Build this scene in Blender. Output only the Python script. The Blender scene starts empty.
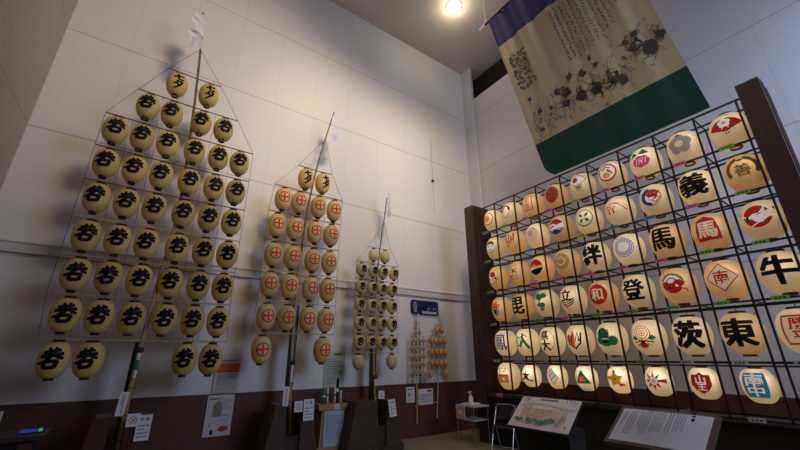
import bpy, bmesh, math, random
from mathutils import Vector, Matrix
random.seed(7)
PI = math.pi
scene = bpy.context.scene
COL = scene.collection

# ------------------------------------------------------------------ materials
def new_mat(name):
    m = bpy.data.materials.new(name); m.use_nodes = True
    nt = m.node_tree; nt.nodes.clear()
    out = nt.nodes.new('ShaderNodeOutputMaterial')
    return m, nt, out

def noise_color(nt, c, amt, scale, coord='Object', stretch=(1, 1, 1)):
    """base colour with a little procedural variation"""
    tc = nt.nodes.new('ShaderNodeTexCoord'); mp = nt.nodes.new('ShaderNodeMapping')
    mp.inputs['Scale'].default_value = stretch
    nt.links.new(tc.outputs[coord], mp.inputs[0])
    nz = nt.nodes.new('ShaderNodeTexNoise'); nz.inputs['Scale'].default_value = scale; nz.inputs['Detail'].default_value = 4
    nt.links.new(mp.outputs[0], nz.inputs['Vector'])
    mx = nt.nodes.new('ShaderNodeMix'); mx.data_type = 'RGBA'
    mx.inputs[6].default_value = (*[v * (1 - amt) for v in c], 1)
    mx.inputs[7].default_value = (*[min(1, v * (1 + amt)) for v in c], 1)
    nt.links.new(nz.outputs['Fac'], mx.inputs[0])
    return mx.outputs[2], mp

def mat(name, c, rough=.6, amt=.08, scale=6, metal=0, spec=.4, bump=0, emit=0, stretch=(1, 1, 1), alpha=None):
    m, nt, out = new_mat(name)
    b = nt.nodes.new('ShaderNodeBsdfPrincipled')
    col, mp = noise_color(nt, c, amt, scale, stretch=stretch)
    nt.links.new(col, b.inputs['Base Color'])
    b.inputs['Roughness'].default_value = rough; b.inputs['Metallic'].default_value = metal
    b.inputs['Specular IOR Level'].default_value = spec
    if emit:
        nt.links.new(col, b.inputs['Emission Color']); b.inputs['Emission Strength'].default_value = emit
    if alpha is not None: b.inputs['Alpha'].default_value = alpha
    if bump:
        nz = nt.nodes.new('ShaderNodeTexNoise'); nz.inputs['Scale'].default_value = scale * 4
        nt.links.new(mp.outputs[0], nz.inputs['Vector'])
        bp = nt.nodes.new('ShaderNodeBump'); bp.inputs['Strength'].default_value = bump; bp.inputs['Distance'].default_value = .01
        nt.links.new(nz.outputs['Fac'], bp.inputs['Height']); nt.links.new(bp.outputs[0], b.inputs['Normal'])
    nt.links.new(b.outputs[0], out.inputs[0])
    return m

def paper_mat(name, c, trans=.45, c2=None):
    """ribbed washi paper: diffuse + translucent, fine horizontal ribs"""
    m, nt, out = new_mat(name)
    col, mp = noise_color(nt, c, .07, 5)
    oi = nt.nodes.new('ShaderNodeObjectInfo')
    hv = nt.nodes.new('ShaderNodeHueSaturation')
    mr = nt.nodes.new('ShaderNodeMapRange'); mr.inputs['To Min'].default_value = .86; mr.inputs['To Max'].default_value = 1.08
    nt.links.new(oi.outputs['Random'], mr.inputs['Value']); nt.links.new(mr.outputs[0], hv.inputs['Value'])
    nt.links.new(col, hv.inputs['Color'])
    d = nt.nodes.new('ShaderNodeBsdfDiffuse'); t = nt.nodes.new('ShaderNodeBsdfTranslucent'); g = nt.nodes.new('ShaderNodeBsdfGlossy')
    g.inputs['Roughness'].default_value = .42; g.inputs['Color'].default_value = (.9, .85, .75, 1)
    nt.links.new(hv.outputs[0], d.inputs['Color']); nt.links.new(hv.outputs[0], t.inputs['Color'])
    w = nt.nodes.new('ShaderNodeTexWave'); w.wave_type = 'BANDS'; w.bands_direction = 'Z'; w.inputs['Scale'].default_value = 14
    tc = nt.nodes.new('ShaderNodeTexCoord'); nt.links.new(tc.outputs['Object'], w.inputs['Vector'])
    bp = nt.nodes.new('ShaderNodeBump'); bp.inputs['Strength'].default_value = .25; bp.inputs['Distance'].default_value = .004
    nt.links.new(w.outputs['Fac'], bp.inputs['Height'])
    for n in (d, g): nt.links.new(bp.outputs[0], n.inputs['Normal'])
    a = nt.nodes.new('ShaderNodeMixShader'); a.inputs[0].default_value = trans
    nt.links.new(d.outputs[0], a.inputs[1]); nt.links.new(t.outputs[0], a.inputs[2])
    b = nt.nodes.new('ShaderNodeMixShader'); b.inputs[0].default_value = .05
    nt.links.new(a.outputs[0], b.inputs[1]); nt.links.new(g.outputs[0], b.inputs[2])
    nt.links.new(b.outputs[0], out.inputs[0])
    return m

def panel_wall_mat(name, c, axis, off, step, zoff=2.9, zstep=1.9):
    """painted board wall with dark joints every `step` along axis and `zstep` upwards"""
    m, nt, out = new_mat(name)
    b = nt.nodes.new('ShaderNodeBsdfPrincipled'); b.inputs['Roughness'].default_value = .75
    b.inputs['Specular IOR Level'].default_value = .2
    geo = nt.nodes.new('ShaderNodeNewGeometry'); sp = nt.nodes.new('ShaderNodeSeparateXYZ')
    nt.links.new(geo.outputs['Position'], sp.inputs[0])
    def M(op, a, bv=None, c_=None):
        n = nt.nodes.new('ShaderNodeMath'); n.operation = op
        for i, v in enumerate((a, bv, c_)):
            if v is None: continue
            if isinstance(v, (int, float)): n.inputs[i].default_value = v
            else: nt.links.new(v, n.inputs[i])
        return n.outputs[0]
    def line(sock, o, s, w):
        f = M('FRACT', M('DIVIDE', M('SUBTRACT', sock, o - s * 20), s))
        d = M('ABSOLUTE', M('SUBTRACT', f, .5))
        return M('GREATER_THAN', d, .5 - w / s)
    lv = line(sp.outputs[axis], off, step, .005)
    lh = line(sp.outputs[2], zoff, zstep, .009)
    nz = nt.nodes.new('ShaderNodeTexNoise'); nz.inputs['Scale'].default_value = .7; nz.inputs['Detail'].default_value = 5
    nt.links.new(geo.outputs['Position'], nz.inputs['Vector'])
    fac = M('ADD', M('MULTIPLY', lv, .2), M('MULTIPLY', lh, .5))
    fac = M('MINIMUM', fac, .6)
    base = nt.nodes.new('ShaderNodeMix'); base.data_type = 'RGBA'
    base.inputs[6].default_value = (*[v * .93 for v in c], 1); base.inputs[7].default_value = (*[min(1, v * 1.05) for v in c], 1)
    nt.links.new(nz.outputs['Fac'], base.inputs[0])
    mx = nt.nodes.new('ShaderNodeMix'); mx.data_type = 'RGBA'
    nt.links.new(fac, mx.inputs[0]); nt.links.new(base.outputs[2], mx.inputs[6]); mx.inputs[7].default_value = (.16, .14, .13, 1)
    nt.links.new(mx.outputs[2], b.inputs['Base Color'])
    nt.links.new(b.outputs[0], out.inputs[0])
    return m

MT = {}
MT['ceiling'] = mat('ceiling_paint', (.62, .54, .46), .8, .04, 1.5)
MT['wall_b'] = panel_wall_mat('board_wall_back', (.74, .73, .74), 0, .64, .855)
MT['wall_r'] = panel_wall_mat('board_wall_right', (.66, .66, .70), 1, .4, .93)
MT['floor'] = mat('vinyl_floor', (.30, .25, .16), .45, .15, 2.0, bump=.05)
MT['wains'] = mat('dark_wainscot_wood', (.11, .042, .030), .5, .25, 3, stretch=(6, 6, .6))
MT['rail'] = mat('rail_paint', (.62, .60, .60), .6, .05)
MT['dark'] = mat('dark_gap', (.02, .018, .016), .9, .1)
MT['wood'] = mat('dark_stand_wood', (.05, .028, .022), .45, .3, 4, stretch=(5, 5, .5))
MT['wood2'] = mat('stand_front_wood', (.075, .036, .025), .45, .25, 4, stretch=(5, 5, .5))
MT['rackwood'] = mat('rack_side_wood', (.052, .024, .018), .45, .3, 4, stretch=(6, 6, .5))
MT['black'] = mat('black_metal', (.012, .011, .012), .45, .1)
MT['blackcloth'] = mat('black_panel', (.012, .010, .010), .8, .1)
MT['bamboo'] = mat('bamboo', (.42, .27, .14), .4, .25, 10, stretch=(1, 1, .3))
MT['bamboo_dark'] = mat('aged_bamboo', (.17, .09, .045), .4, .3, 10, stretch=(1, 1, .3))
MT['pale_bamboo'] = mat('pale_bamboo', (.50, .38, .20), .4, .2, 10)
MT['rope'] = mat('rope', (.10, .06, .045), .9, .1)
MT['white'] = mat('white_paper', (.78, .77, .78), .7, .04)
MT['lilac'] = mat('folded_paper', (.72, .72, .84), .7, .05)
MT['card'] = mat('card_paper', (.62, .60, .60), .7, .05)
MT['ink'] = mat('black_ink', (.010, .009, .009), .6, .1, spec=.2)
MT['greyink'] = mat('grey_print', (.22, .22, .24), .7, .1)
MT['lightwood'] = mat('light_wood', (.40, .24, .12), .5, .2, 6, stretch=(1, 1, 5))
MT['acrylic'] = mat('frosted_sheet', (.52, .57, .62), .3, .05)
MT['kpaper1'] = paper_mat('kanto_paper_yellow', (.84, .63, .24), .22)
MT['kpaper2'] = paper_mat('kanto_paper_peach', (.86, .62, .27), .22)
MT['kpaper3'] = paper_mat('kanto_paper_cream', (.82, .66, .34), .22)
MT['mpaper'] = paper_mat('mini_paper_orange', (.74, .42, .15), .22)
MT['mpaper2'] = paper_mat('mini_paper_tan', (.70, .52, .26), .22)
MT['rpaper'] = paper_mat('rack_paper_cream', (.92, .80, .60), .5)
MT['rpaper_o'] = paper_mat('rack_paper_amber', (.90, .69, .42), .5)
MT['lring'] = mat('black_lantern_ring', (.016, .012, .010), .4, .2)
MT['lring_b'] = mat('brown_lantern_ring', (.09, .045, .02), .4, .2)
MT['blue_st'] = mat('banner_blue', (.05, .05, .17), .8, .1)
MT['green_st'] = mat('banner_green', (.008, .055, .042), .8, .1)
MT['metal'] = mat('chrome_tube', (.62, .62, .64), .25, .03, metal=1)
MT['steel_paint'] = mat('grey_paint', (.45, .44, .43), .5, .05)
MT['navy'] = mat('navy_sign', (.012, .018, .075), .5, .05)
MT['vinyl'] = mat('black_vinyl', (.014, .013, .015), .5, .1)
MT['screen'] = mat('screen_blue', (.03, .06, .45), .3, .5, 30, emit=.3)
MT['screen_g'] = mat('screen_green', (.05, .5, .2), .3, .1, emit=.5)
MT['bottle_green'] = mat('green_plastic', (.02, .22, .10), .3, .1)
MT['orange'] = mat('orange_print', (.62, .13, .05), .7, .1)
MT['notice_green'] = mat('pale_green_paper', (.46, .58, .50), .7, .05)
MT['tan_print'] = mat('tan_print', (.30, .24, .17), .7, .15)
MT['red_print'] = mat('red_print', (.55, .07, .05), .7, .1)
MT['pink_print'] = mat('salmon_print', (.75, .38, .28), .7, .25, 30)
MT['map_cream'] = mat('map_board_cream', (.66, .62, .54), .5, .03)
MT['map_green'] = mat('map_tree_green', (.06, .22, .10), .7, .3, 20)
MT['map_line'] = mat('map_line_red', (.55, .22, .12), .7, .1)
MT['map_grey'] = mat('map_river_grey', (.36, .40, .44), .7, .1)
MT['frame_wood'] = mat('board_frame_wood', (.10, .055, .035), .5, .2, stretch=(4, 4, 4))
# paints (a little emission stands in for lantern light passing through the paper)
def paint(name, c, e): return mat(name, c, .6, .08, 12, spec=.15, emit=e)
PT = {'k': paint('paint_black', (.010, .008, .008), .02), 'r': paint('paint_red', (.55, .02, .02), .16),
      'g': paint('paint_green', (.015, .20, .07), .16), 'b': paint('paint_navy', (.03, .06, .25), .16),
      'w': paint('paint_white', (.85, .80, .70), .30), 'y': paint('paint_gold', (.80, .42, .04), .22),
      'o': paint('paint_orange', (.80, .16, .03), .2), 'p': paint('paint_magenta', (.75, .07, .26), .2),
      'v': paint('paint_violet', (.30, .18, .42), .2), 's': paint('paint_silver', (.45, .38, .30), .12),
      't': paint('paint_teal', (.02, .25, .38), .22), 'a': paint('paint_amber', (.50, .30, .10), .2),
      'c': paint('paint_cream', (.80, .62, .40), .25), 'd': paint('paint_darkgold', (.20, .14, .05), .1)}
TAG = {'green': mat('tag_green', (.16, .50, .06), .6, .05), 'pink': mat('tag_pink', (.80, .18, .42), .6, .05),
       'yellow': mat('tag_yellow', (.72, .62, .06), .6, .05), 'blue': mat('tag_blue', (.08, .36, .72), .6, .05),
       'white': mat('tag_white', (.42, .47, .45), .6, .05)}

# ------------------------------------------------------------------ mesh helper
class MB:
    def __init__(s): s.v = []; s.f = []; s.m = []; s.sm = []
    def add(s, vs, fs, mi=0, smooth=False):
        o = len(s.v); s.v += [tuple(v) for v in vs]
        for f in fs: s.f.append(tuple(i + o for i in f)); s.m.append(mi); s.sm.append(smooth)
        return s
    def box(s, a, b, mi=0, mtx=None):
        x0, y0, z0 = a; x1, y1, z1 = b
        vs = [Vector(p) for p in ((x0, y0, z0), (x1, y0, z0), (x1, y1, z0), (x0, y1, z0), (x0, y0, z1), (x1, y0, z1), (x1, y1, z1), (x0, y1, z1))]
        if mtx: vs = [mtx @ v for v in vs]
        return s.add(vs, [(0, 3, 2, 1), (4, 5, 6, 7), (0, 1, 5, 4), (1, 2, 6, 5), (2, 3, 7, 6), (3, 0, 4, 7)], mi)
    def prism(s, poly, y0, y1, mi=0, axis='y', mtx=None):
        """polygon in (x,z) extruded along y, or (y,z) along x, or (x,y) along z"""
        n = len(poly)
        def P(p, t):
            v = Vector((p[0], t, p[1])) if axis == 'y' else Vector((t, p[0], p[1])) if axis == 'x' else Vector((p[0], p[1], t))
            return mtx @ v if mtx else v
        vs = [P(p, y0) for p in poly] + [P(p, y1) for p in poly]
        fs = [tuple(range(n)), tuple(range(2 * n - 1, n - 1, -1))] + [(i, i + n, (i + 1) % n + n, (i + 1) % n) for i in range(n)]
        return s.add(vs, fs, mi)
    def tube(s, pts, r, seg=8, mi=0, r2=None, knots=0, cap=True):
        pts = [Vector(p) for p in pts]; n = len(pts); o = []; vs = []
        for i, p in enumerate(pts):
            t = (pts[min(i + 1, n - 1)] - pts[max(i - 1, 0)]).normalized()
            a = Vector((0, 0, 1)) if abs(t.z) < .9 else Vector((1, 0, 0))
            u = t.cross(a).normalized(); w = t.cross(u)
            rr = r if r2 is None else r + (r2 - r) * i / (n - 1)
            for k in range(seg):
                an = 2 * PI * k / seg; vs.append(p + (u * math.cos(an) + w * math.sin(an)) * rr)
        fs = [(i * seg + k, i * seg + (k + 1) % seg, (i + 1) * seg + (k + 1) % seg, (i + 1) * seg + k) for i in range(n - 1) for k in range(seg)]
        s.add(vs, fs, mi, True)
        if cap: s.add([vs[k] for k in range(seg)], [tuple(range(seg))], mi); s.add([vs[(n - 1) * seg + k] for k in range(seg)], [tuple(range(seg))], mi)
        return s
    def lathe(s, prof, seg=24, mi=0, mtx=None, smooth=True):
        vs = []
        for r, z in prof:
            for k in range(seg):
                a = 2 * PI * k / seg; v = Vector((r * math.cos(a), r * math.sin(a), z)); vs.append(mtx @ v if mtx else v)
        fs = [(i * seg + k, i * seg + (k + 1) % seg, (i + 1) * seg + (k + 1) % seg, (i + 1) * seg + k) for i in range(len(prof) - 1) for k in range(seg)]
        return s.add(vs, fs, mi, smooth)
    def mesh(s, name, mats):
        me = bpy.data.meshes.new(name); me.from_pydata(s.v, [], s.f)
        for m in (mats if isinstance(mats, (list, tuple)) else [mats]): me.materials.append(m)
        me.polygons.foreach_set('material_index', s.m); me.polygons.foreach_set('use_smooth', s.sm)
        me.update()
        bm = bmesh.new(); bm.from_mesh(me); bmesh.ops.recalc_face_normals(bm, faces=bm.faces[:]); bm.to_mesh(me); bm.free()
        return me
    def build(s, name, mats, parent=None, loc=None):
        return link(name, s.mesh(name, mats), parent, loc)

def link(name, data, parent=None, loc=None):
    o = bpy.data.objects.new(name, data); COL.objects.link(o)
    if parent: o.parent = parent
    if loc: o.location = loc
    return o
def tag(o, label=None, cat=None, group=None, kind=None):
    for k, v in (('label', label), ('category', cat), ('group', group), ('kind', kind)):
        if v: o[k] = v
    return o
def thing(name, label, cat, loc=(0, 0, 0), rz=0, group=None):
    o = bpy.data.objects.new(name, None); COL.objects.link(o); o.location = loc; o.rotation_euler = (0, 0, rz); o.empty_display_size = .1
    return tag(o, label, cat, group)
def struct(name, mb, m, lab=None): return tag(mb.build(name, m), lab, None, None, 'structure')

# ------------------------------------------------------------------ camera
cd = bpy.data.cameras.new('camera'); cam = bpy.data.objects.new('camera', cd); COL.objects.link(cam)
pit, yaw, rol, fpx = .3491, .6072, -.0041, 363.63
Fv = Vector((math.sin(yaw) * math.cos(pit), math.cos(yaw) * math.cos(pit), math.sin(pit)))
R0 = Vector((math.cos(yaw), -math.sin(yaw), 0)); U0 = R0.cross(Fv)
Rv = R0 * math.cos(rol) + U0 * math.sin(rol); Uv = U0 * math.cos(rol) - R0 * math.sin(rol)
mw = Matrix((Rv, Uv, -Fv)).transposed().to_4x4(); mw.translation = (0, 0, 1.55)
cam.matrix_world = mw
cd.sensor_fit = 'HORIZONTAL'; cd.sensor_width = 36; cd.lens = fpx / 800 * 36; cd.clip_start = .05; cd.clip_end = 100
scene.camera = cam

# ------------------------------------------------------------------ room
YB, XR, XL, ZC, YF = 6.85, 7.4, -1.93, 10.5, -3.5
struct('floor', MB().box((XL - .2, YF - .2, -.1), (8.1, YB + .2, 0)), MT['floor'])
struct('ceiling', MB().box((XL - .2, YF - .2, ZC), (8.1, YB + .2, ZC + .1)), MT['ceiling'])
struct('wall_back', MB().box((XL - .2, YB, 0), (8.1, YB + .2, ZC)), MT['wall_b'])
struct('wall_left', MB().box((XL - .2, YF, 0), (XL, YB, ZC)), panel_wall_mat('board_wall_left', (.46, .40, .35), 1, .5, 1.6))
struct('wall_right', MB().box((XR, YF, 0), (XR + .3, YB, 9.3)), MT['wall_r'])
struct('wall_right_upper', MB().box((7.85, YF, 9.2), (8.1, YB, ZC)), MT['dark'])
struct('wall_front', MB().box((XL, YF - .2, 0), (8.1, YF, ZC)), mat('dim_front_wall', (.22, .20, .18), .8))
struct('trim_1', MB().box((XL, YB - .05, 2.9), (XR - .1, YB, 3.03)).box((XL, YB - .065, 3.03), (XR - .1, YB, 3.055)), MT['rail'])
struct('trim_2', MB().box((XL, YF, 2.9), (XL + .05, YB - .065, 3.05)), MT['rail'])
struct('trim_3', MB().box((7.28, 6.50, 0), (XR, YB, ZC)).box((7.31, 6.48, 0), (7.36, 6.50, ZC)), mat('column_paint', (.66, .66, .70), .7, .04))
wb = MB().box((XL, YB - .025, 0), (7.28, YB, 1.0)).box((XL, YB - .035, .98), (7.28, YB, 1.02)).box((XL, YB - .035, 0), (7.28, YB, .08))
struct('baseboard_back', wb, MT['wains'])
struct('baseboard_right', MB().box((XR - .025, YF, 0), (XR, 6.5, 1.0)).box((XR - .035, YF, .98), (XR, 6.5, 1.02)), MT['wains'])
struct('baseboard_left', MB().box((XL, YF, 0), (XL + .025, YB - .04, 1.02)), MT['wains'])

# ------------------------------------------------------------------ emblems
_glyph = {}
def glyph(ch, bold=.02):
    k = (ch, bold)
    if k in _glyph: return _glyph[k]
    cu = bpy.data.curves.new('t', 'FONT'); cu.body = ch; cu.size = 1; cu.offset = bold; cu.resolution_u = 2
    cu.align_x = 'CENTER'
    ob = bpy.data.objects.new('t', cu); COL.objects.link(ob)
    bpy.context.view_layer.update()
    me = bpy.data.meshes.new_from_object(ob)
    vs = [(v.co.x, v.co.y) for v in me.vertices]; fs = [tuple(p.vertices) for p in me.polygons]
    bpy.data.objects.remove(ob); bpy.data.curves.remove(cu); bpy.data.meshes.remove(me)
    if vs:
        x0 = min(v[0] for v in vs); x1 = max(v[0] for v in vs); y0 = min(v[1] for v in vs); y1 = max(v[1] for v in vs)
        cx, cy, s = (x0 + x1) / 2, (y0 + y1) / 2, max(x1 - x0, y1 - y0) or 1
        vs = [((x - cx) / s, (y - cy) / s) for x, y in vs]
    _glyph[k] = (vs, fs); return _glyph[k]

class Art:
    """flat shapes in a unit square, each with a colour key; later ones lie on top"""
    def __init__(s): s.it = []
    def raw(s, vs, fs, c): s.it.append((vs, fs, c)); return s
    def poly(s, pts, c): return s.raw(list(pts), [tuple(range(len(pts)))], c)
    def disc(s, x, y, r, c, ry=None, n=28, a0=0, a1=2 * PI):
        ry = ry or r; full = abs(a1 - a0 - 2 * PI) < 1e-6
        pts = [(x + r * math.cos(a0 + (a1 - a0) * k / n), y + ry * math.sin(a0 + (a1 - a0) * k / n)) for k in range(n if full else n + 1)]
        return s.poly(pts, c)
    def ring(s, x, y, r, w, c, ry=None, n=32, a0=0, a1=2 * PI):
        ry = ry or r; vs = []; fs = []
        for k in range(n + 1):
            a = a0 + (a1 - a0) * k / n; ca, sa = math.cos(a), math.sin(a)
            vs += [(x + (r - w / 2) * ca, y + (ry - w / 2) * sa), (x + (r + w / 2) * ca, y + (ry + w / 2) * sa)]
            if k < n: fs.append((2 * k, 2 * k + 1, 2 * k + 3, 2 * k + 2))
        return s.raw(vs, fs, c)
    def stroke(s, pts, w, c, w2=None):
        n = len(pts); vs = []; fs = []
        for i, (x, y) in enumerate(pts):
            a, b = pts[max(i - 1, 0)], pts[min(i + 1, n - 1)]
            dx, dy = b[0] - a[0], b[1] - a[1]; l = math.hypot(dx, dy) or 1
            ww = (w if w2 is None else w + (w2 - w) * i / (n - 1)) / 2
            vs += [(x - dy / l * ww, y + dx / l * ww), (x + dy / l * ww, y - dx / l * ww)]
            if i < n - 1: fs.append((2 * i, 2 * i + 1, 2 * i + 3, 2 * i + 2))
        return s.raw(vs, fs, c)
    def rect(s, x0, y0, x1, y1, c): return s.poly([(x0, y0), (x1, y0), (x1, y1), (x0, y1)], c)
    def frame(s, x0, y0, x1, y1, w, c):
        return s.rect(x0, y0, x1, y0 + w, c).rect(x0, y1 - w, x1, y1, c).rect(x0, y0 + w, x0 + w, y1 - w, c).rect(x1 - w, y0 + w, x1, y1 - w, c)
    def text(s, ch, x, y, size, c, bold=.02, sx=1, rot=0, shear=0):
        vs, fs = glyph(ch, min(bold, .012)); cr, sr = math.cos(rot), math.sin(rot)
        allv = []; allf = []; d = max(0, bold - .012) * .75
        for ox, oy in (((0, 0),) if d == 0 else ((-d, -d * .5), (d, -d * .5), (-d, d * .5), (d, d * .5))):
            o = len(allv)
            for a, b in vs:
                a2 = (a + ox + shear * b) * size * sx; b2 = (b + oy) * size
                allv.append((x + a2 * cr - b2 * sr, y + a2 * sr + b2 * cr))
            allf += [tuple(i + o for i in f) for f in fs]
        return s.raw(allv, allf, c)
    def star(s, x, y, r, r2, n, c, a0=PI / 2):
        vs = [(x, y)] + [(x + (r if k % 2 == 0 else r2) * math.cos(a0 + PI * k / n), y + (r if k % 2 == 0 else r2) * math.sin(a0 + PI * k / n)) for k in range(2 * n)]
        return s.raw(vs, [(0, 1 + k, 1 + (k + 1) % (2 * n)) for k in range(2 * n)], c)
    def mesh(s, name, mapf, scale, pal, cuts=8, lift=.0018, dx=0, dy=0):
        """mapf(u, v, layer offset) -> 3-D point"""
        keys = []; bm = bmesh.new(); lay = 0; K = 1 if scale < 1 else 10
        for vs, fs, c in s.it:
            if c not in keys: keys.append(c)
            b2 = bmesh.new(); lay += 1
            bv = [b2.verts.new((x * K, y * K, 0)) for x, y in vs]
            for f in fs:
                try: b2.faces.new([bv[i] for i in f])
                except ValueError: pass
            bmesh.ops.triangulate(b2, faces=b2.faces[:], ngon_method='EAR_CLIP')
            if cuts:
                step = 2 / cuts
                for ax in (0, 1):
                    for k in range(-cuts, cuts + 1):
                        co = [0, 0, 0]; co[ax] = k * step; no = [0, 0, 0]; no[ax] = 1
                        bmesh.ops.bisect_plane(b2, geom=b2.verts[:] + b2.edges[:] + b2.faces[:], plane_co=co, plane_no=no, dist=1e-6)
            idx = {}
            for v in b2.verts: idx[v] = bm.verts.new(mapf(v.co.x / K * scale + dx, v.co.y / K * scale + dy, lift * (1 + .35 * lay)))
            for f in b2.faces:
                try: nf = bm.faces.new([idx[v] for v in f.verts]); nf.material_index = keys.index(c); nf.smooth = True
                except ValueError: pass
            b2.free()
        me = bpy.data.meshes.new(name); bm.to_mesh(me); bm.free()
        for k in keys: me.materials.append(pal[k])
        return me

# ------------------------------------------------------------------ lanterns
def lfun(W, t, top=.38, bot=.30):
    """radius at relative height t in -1..1; slightly fuller above the middle, like a hanging paper lantern"""
    end = top if t > 0 else bot
    return W / 2 * (end + (1 - end) * max(0, 1 - abs(t) ** (2.5 if t > 0 else 2.0)) ** .56)
def lprof(W, Hh, n=14):
    """profile of a paper lantern: total paper height Hh, max radius W/2, centre z=0"""
    return [(lfun(W, -math.cos(PI * i / n)), -Hh / 2 * math.cos(PI * i / n)) for i in range(n + 1)]
def lrad(W, Hh, z): return lfun(W, max(-1, min(1, z / (Hh / 2))))

def lantern_meshes(W, Hh, paper, ring_h=.028, seg=28, ringmat='lring', ringmat2=None, n=18):
    pf = lprof(W, Hh, n)
    sh = MB().lathe(pf, seg).mesh('paper_shade', MT[paper])
    rt, rb = pf[-1][0], pf[0][0]
    def ring(r, z0, z1, name, m):
        return MB().lathe([(r * 1.04, z0), (r * 1.04, z1), (r * .92, z1), (r * .92, z0), (r * 1.04, z0)], seg).mesh(name, MT[m])
    return sh, ring(rt, Hh / 2 - .004, Hh / 2 + ring_h, 'top_ring', ringmat), ring(rb, -Hh / 2 - ring_h, -Hh / 2 + .004, 'bottom_ring', ringmat2 or ringmat)

def emblem_mesh(art, W, Hh, scale, pal=PT, dx=0, dy=0, cuts=8):
    R = W / 2
    def mp(u, v, o):
        r = lrad(W, Hh, v) + o; a = u / R
        return (r * math.sin(a), -r * math.cos(a), v)
    return art.mesh('painted_emblem', mp, scale, pal, cuts, .0016, dx, dy)

def lantern(name, label, cat, loc, rz, parts, emblem, group, hook=None, jit=True):
    t = thing(name, label, cat, loc, rz, group)
    if jit: t.rotation_euler = (random.uniform(-.03, .03), random.uniform(-.03, .03), rz + random.uniform(-.12, .12))
    sh, tr, br = parts
    link('paper_shade', sh, t); link('top_ring', tr, t); link('bottom_ring', br, t)
    if hook: link('hanging_cord', hook, t)
    if emblem: link('painted_emblem', emblem, t)
    return t

ORD = ['first', 'second', 'third', 'fourth', 'fifth', 'sixth', 'seventh', 'eighth', 'ninth']
NUM = ['one', 'two', 'three', 'four', 'five', 'six', 'seven', 'eight', 'nine']

def smooth_path(pts, n=6):
    """Catmull-Rom through points"""
    P = [Vector(p) for p in pts]; P = [P[0]] + P + [P[-1]]; out = []
    for i in range(1, len(P) - 2):
        for k in range(n):
            t = k / n; a, b, c, d = P[i - 1], P[i], P[i + 1], P[i + 2]
            out.append(.5 * ((2 * b) + (-a + c) * t + (2 * a - 5 * b + 4 * c - d) * t * t + (-a + 3 * b - 3 * c + d) * t ** 3))
    out.append(P[-2]); return out

def streamer(parent, base, h, w, side=1, name='paper_streamer'):
    """folded zig-zag sacred paper hanging beside the pole tip"""
    mb = MB(); x, y, z = base; rr = random.Random(int(h * 1000) + int(x * 77))
    n = 5; zz = z
    for k in range(n):
        ox = side * (w * .15 + w * .35 * (k % 2)); t = .02 * (k % 3)
        w1 = w * rr.uniform(.6, .95); hh = h / n * 1.35
        a = Vector((x + ox - w1 / 2, y - .02 - t, zz)); b = Vector((x + ox + w1 / 2, y - .05 + t, zz - hh * .25))
        c = Vector((x + ox + w1 / 2 - side * w * .25, y - .01, zz - hh)); d = Vector((x + ox - w1 / 2 - side * w * .15, y - .06 - t, zz - hh * .8))
        mb.add([a, b, c, d], [(0, 1, 2), (0, 2, 3)], 0)
        zz -= h / n * .92
    # flared skirt at the tie
    mb.add([(x - w * .45, y - .03, zz + .06), (x + w * .55, y - .05, zz + .02), (x + w * .2, y - .02, zz - h * .12), (x - w * .2, y - .06, zz - h * .10), (x, y - .09, zz + .1)],
           [(0, 4, 3), (4, 1, 2), (4, 2, 3)], 0)
    return mb.build(name, MT['lilac'], parent)

def kanto_pole(name, label, Y, path, r, tip, bars, apex, gohei, mats=('bamboo', 'bamboo_dark'), swivel=None, gside=1, bar_r=.009, lean_strings=True):
    t = thing(name, label, 'festival pole', (path[0][0], Y, path[0][1]))
    o = Vector((path[0][0], Y, path[0][1]))
    pp = smooth_path([(x, Y, z) for x, z in path]); pp = [p - o for p in pp]
    k = int(len(pp) * .50)
    MB().tube(pp[:k + 1], r * 1.15, 10, r2=r).build('bamboo_pole', MT[mats[0]], t)
    MB().tube(pp[k:], r * .95, 10, r2=tip).build('upper_pole', MT[mats[1]], t)
    nd = MB()
    for i in range(2, len(pp) - 1, 2):
        p = pp[i]; rr = r * (1.25 - .5 * i / len(pp)); nd.tube([p - Vector((0, 0, .008)), p + Vector((0, 0, .008))], rr, 10)
    nd.build('pole_node', MT['bamboo_dark'], t).name = 'pole_nodes'
    for i, (xa, xb, z) in enumerate(bars):
        sag = [(xa, z - .0, 0), (xa * .5 + xb * .5, z - .01, 0), (xb, z, 0)]
        MB().tube([Vector((x, Y - .035, zz)) - o for x, zz, _ in sag], bar_r, 6).build('crossbar', MT['bamboo_dark'] if i < len(bars) * .55 else MT['pale_bamboo'], t)
    ax, az = apex
    ap = Vector((ax, Y - .03, az)) - o
    for side in (0, 1):
        pts = [ap] + [Vector((b[side], Y - .035, b[2])) - o for b in bars]
        MB().tube(pts, .0035, 5).build('side_cord', MT['rope'], t)
    for xa, za, zb in (gohei.get('inner') or []):
        MB().tube([Vector((xa, Y - .035, za)) - o, Vector((xa, Y - .035, zb)) - o], .0025, 5).build('inner_cord', MT['rope'], t)
    gx, gz = gohei['at']
    streamer(t, (gx - o.x, 0, gz - o.z), gohei['h'], gohei['w'], gside)
    return t

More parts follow.
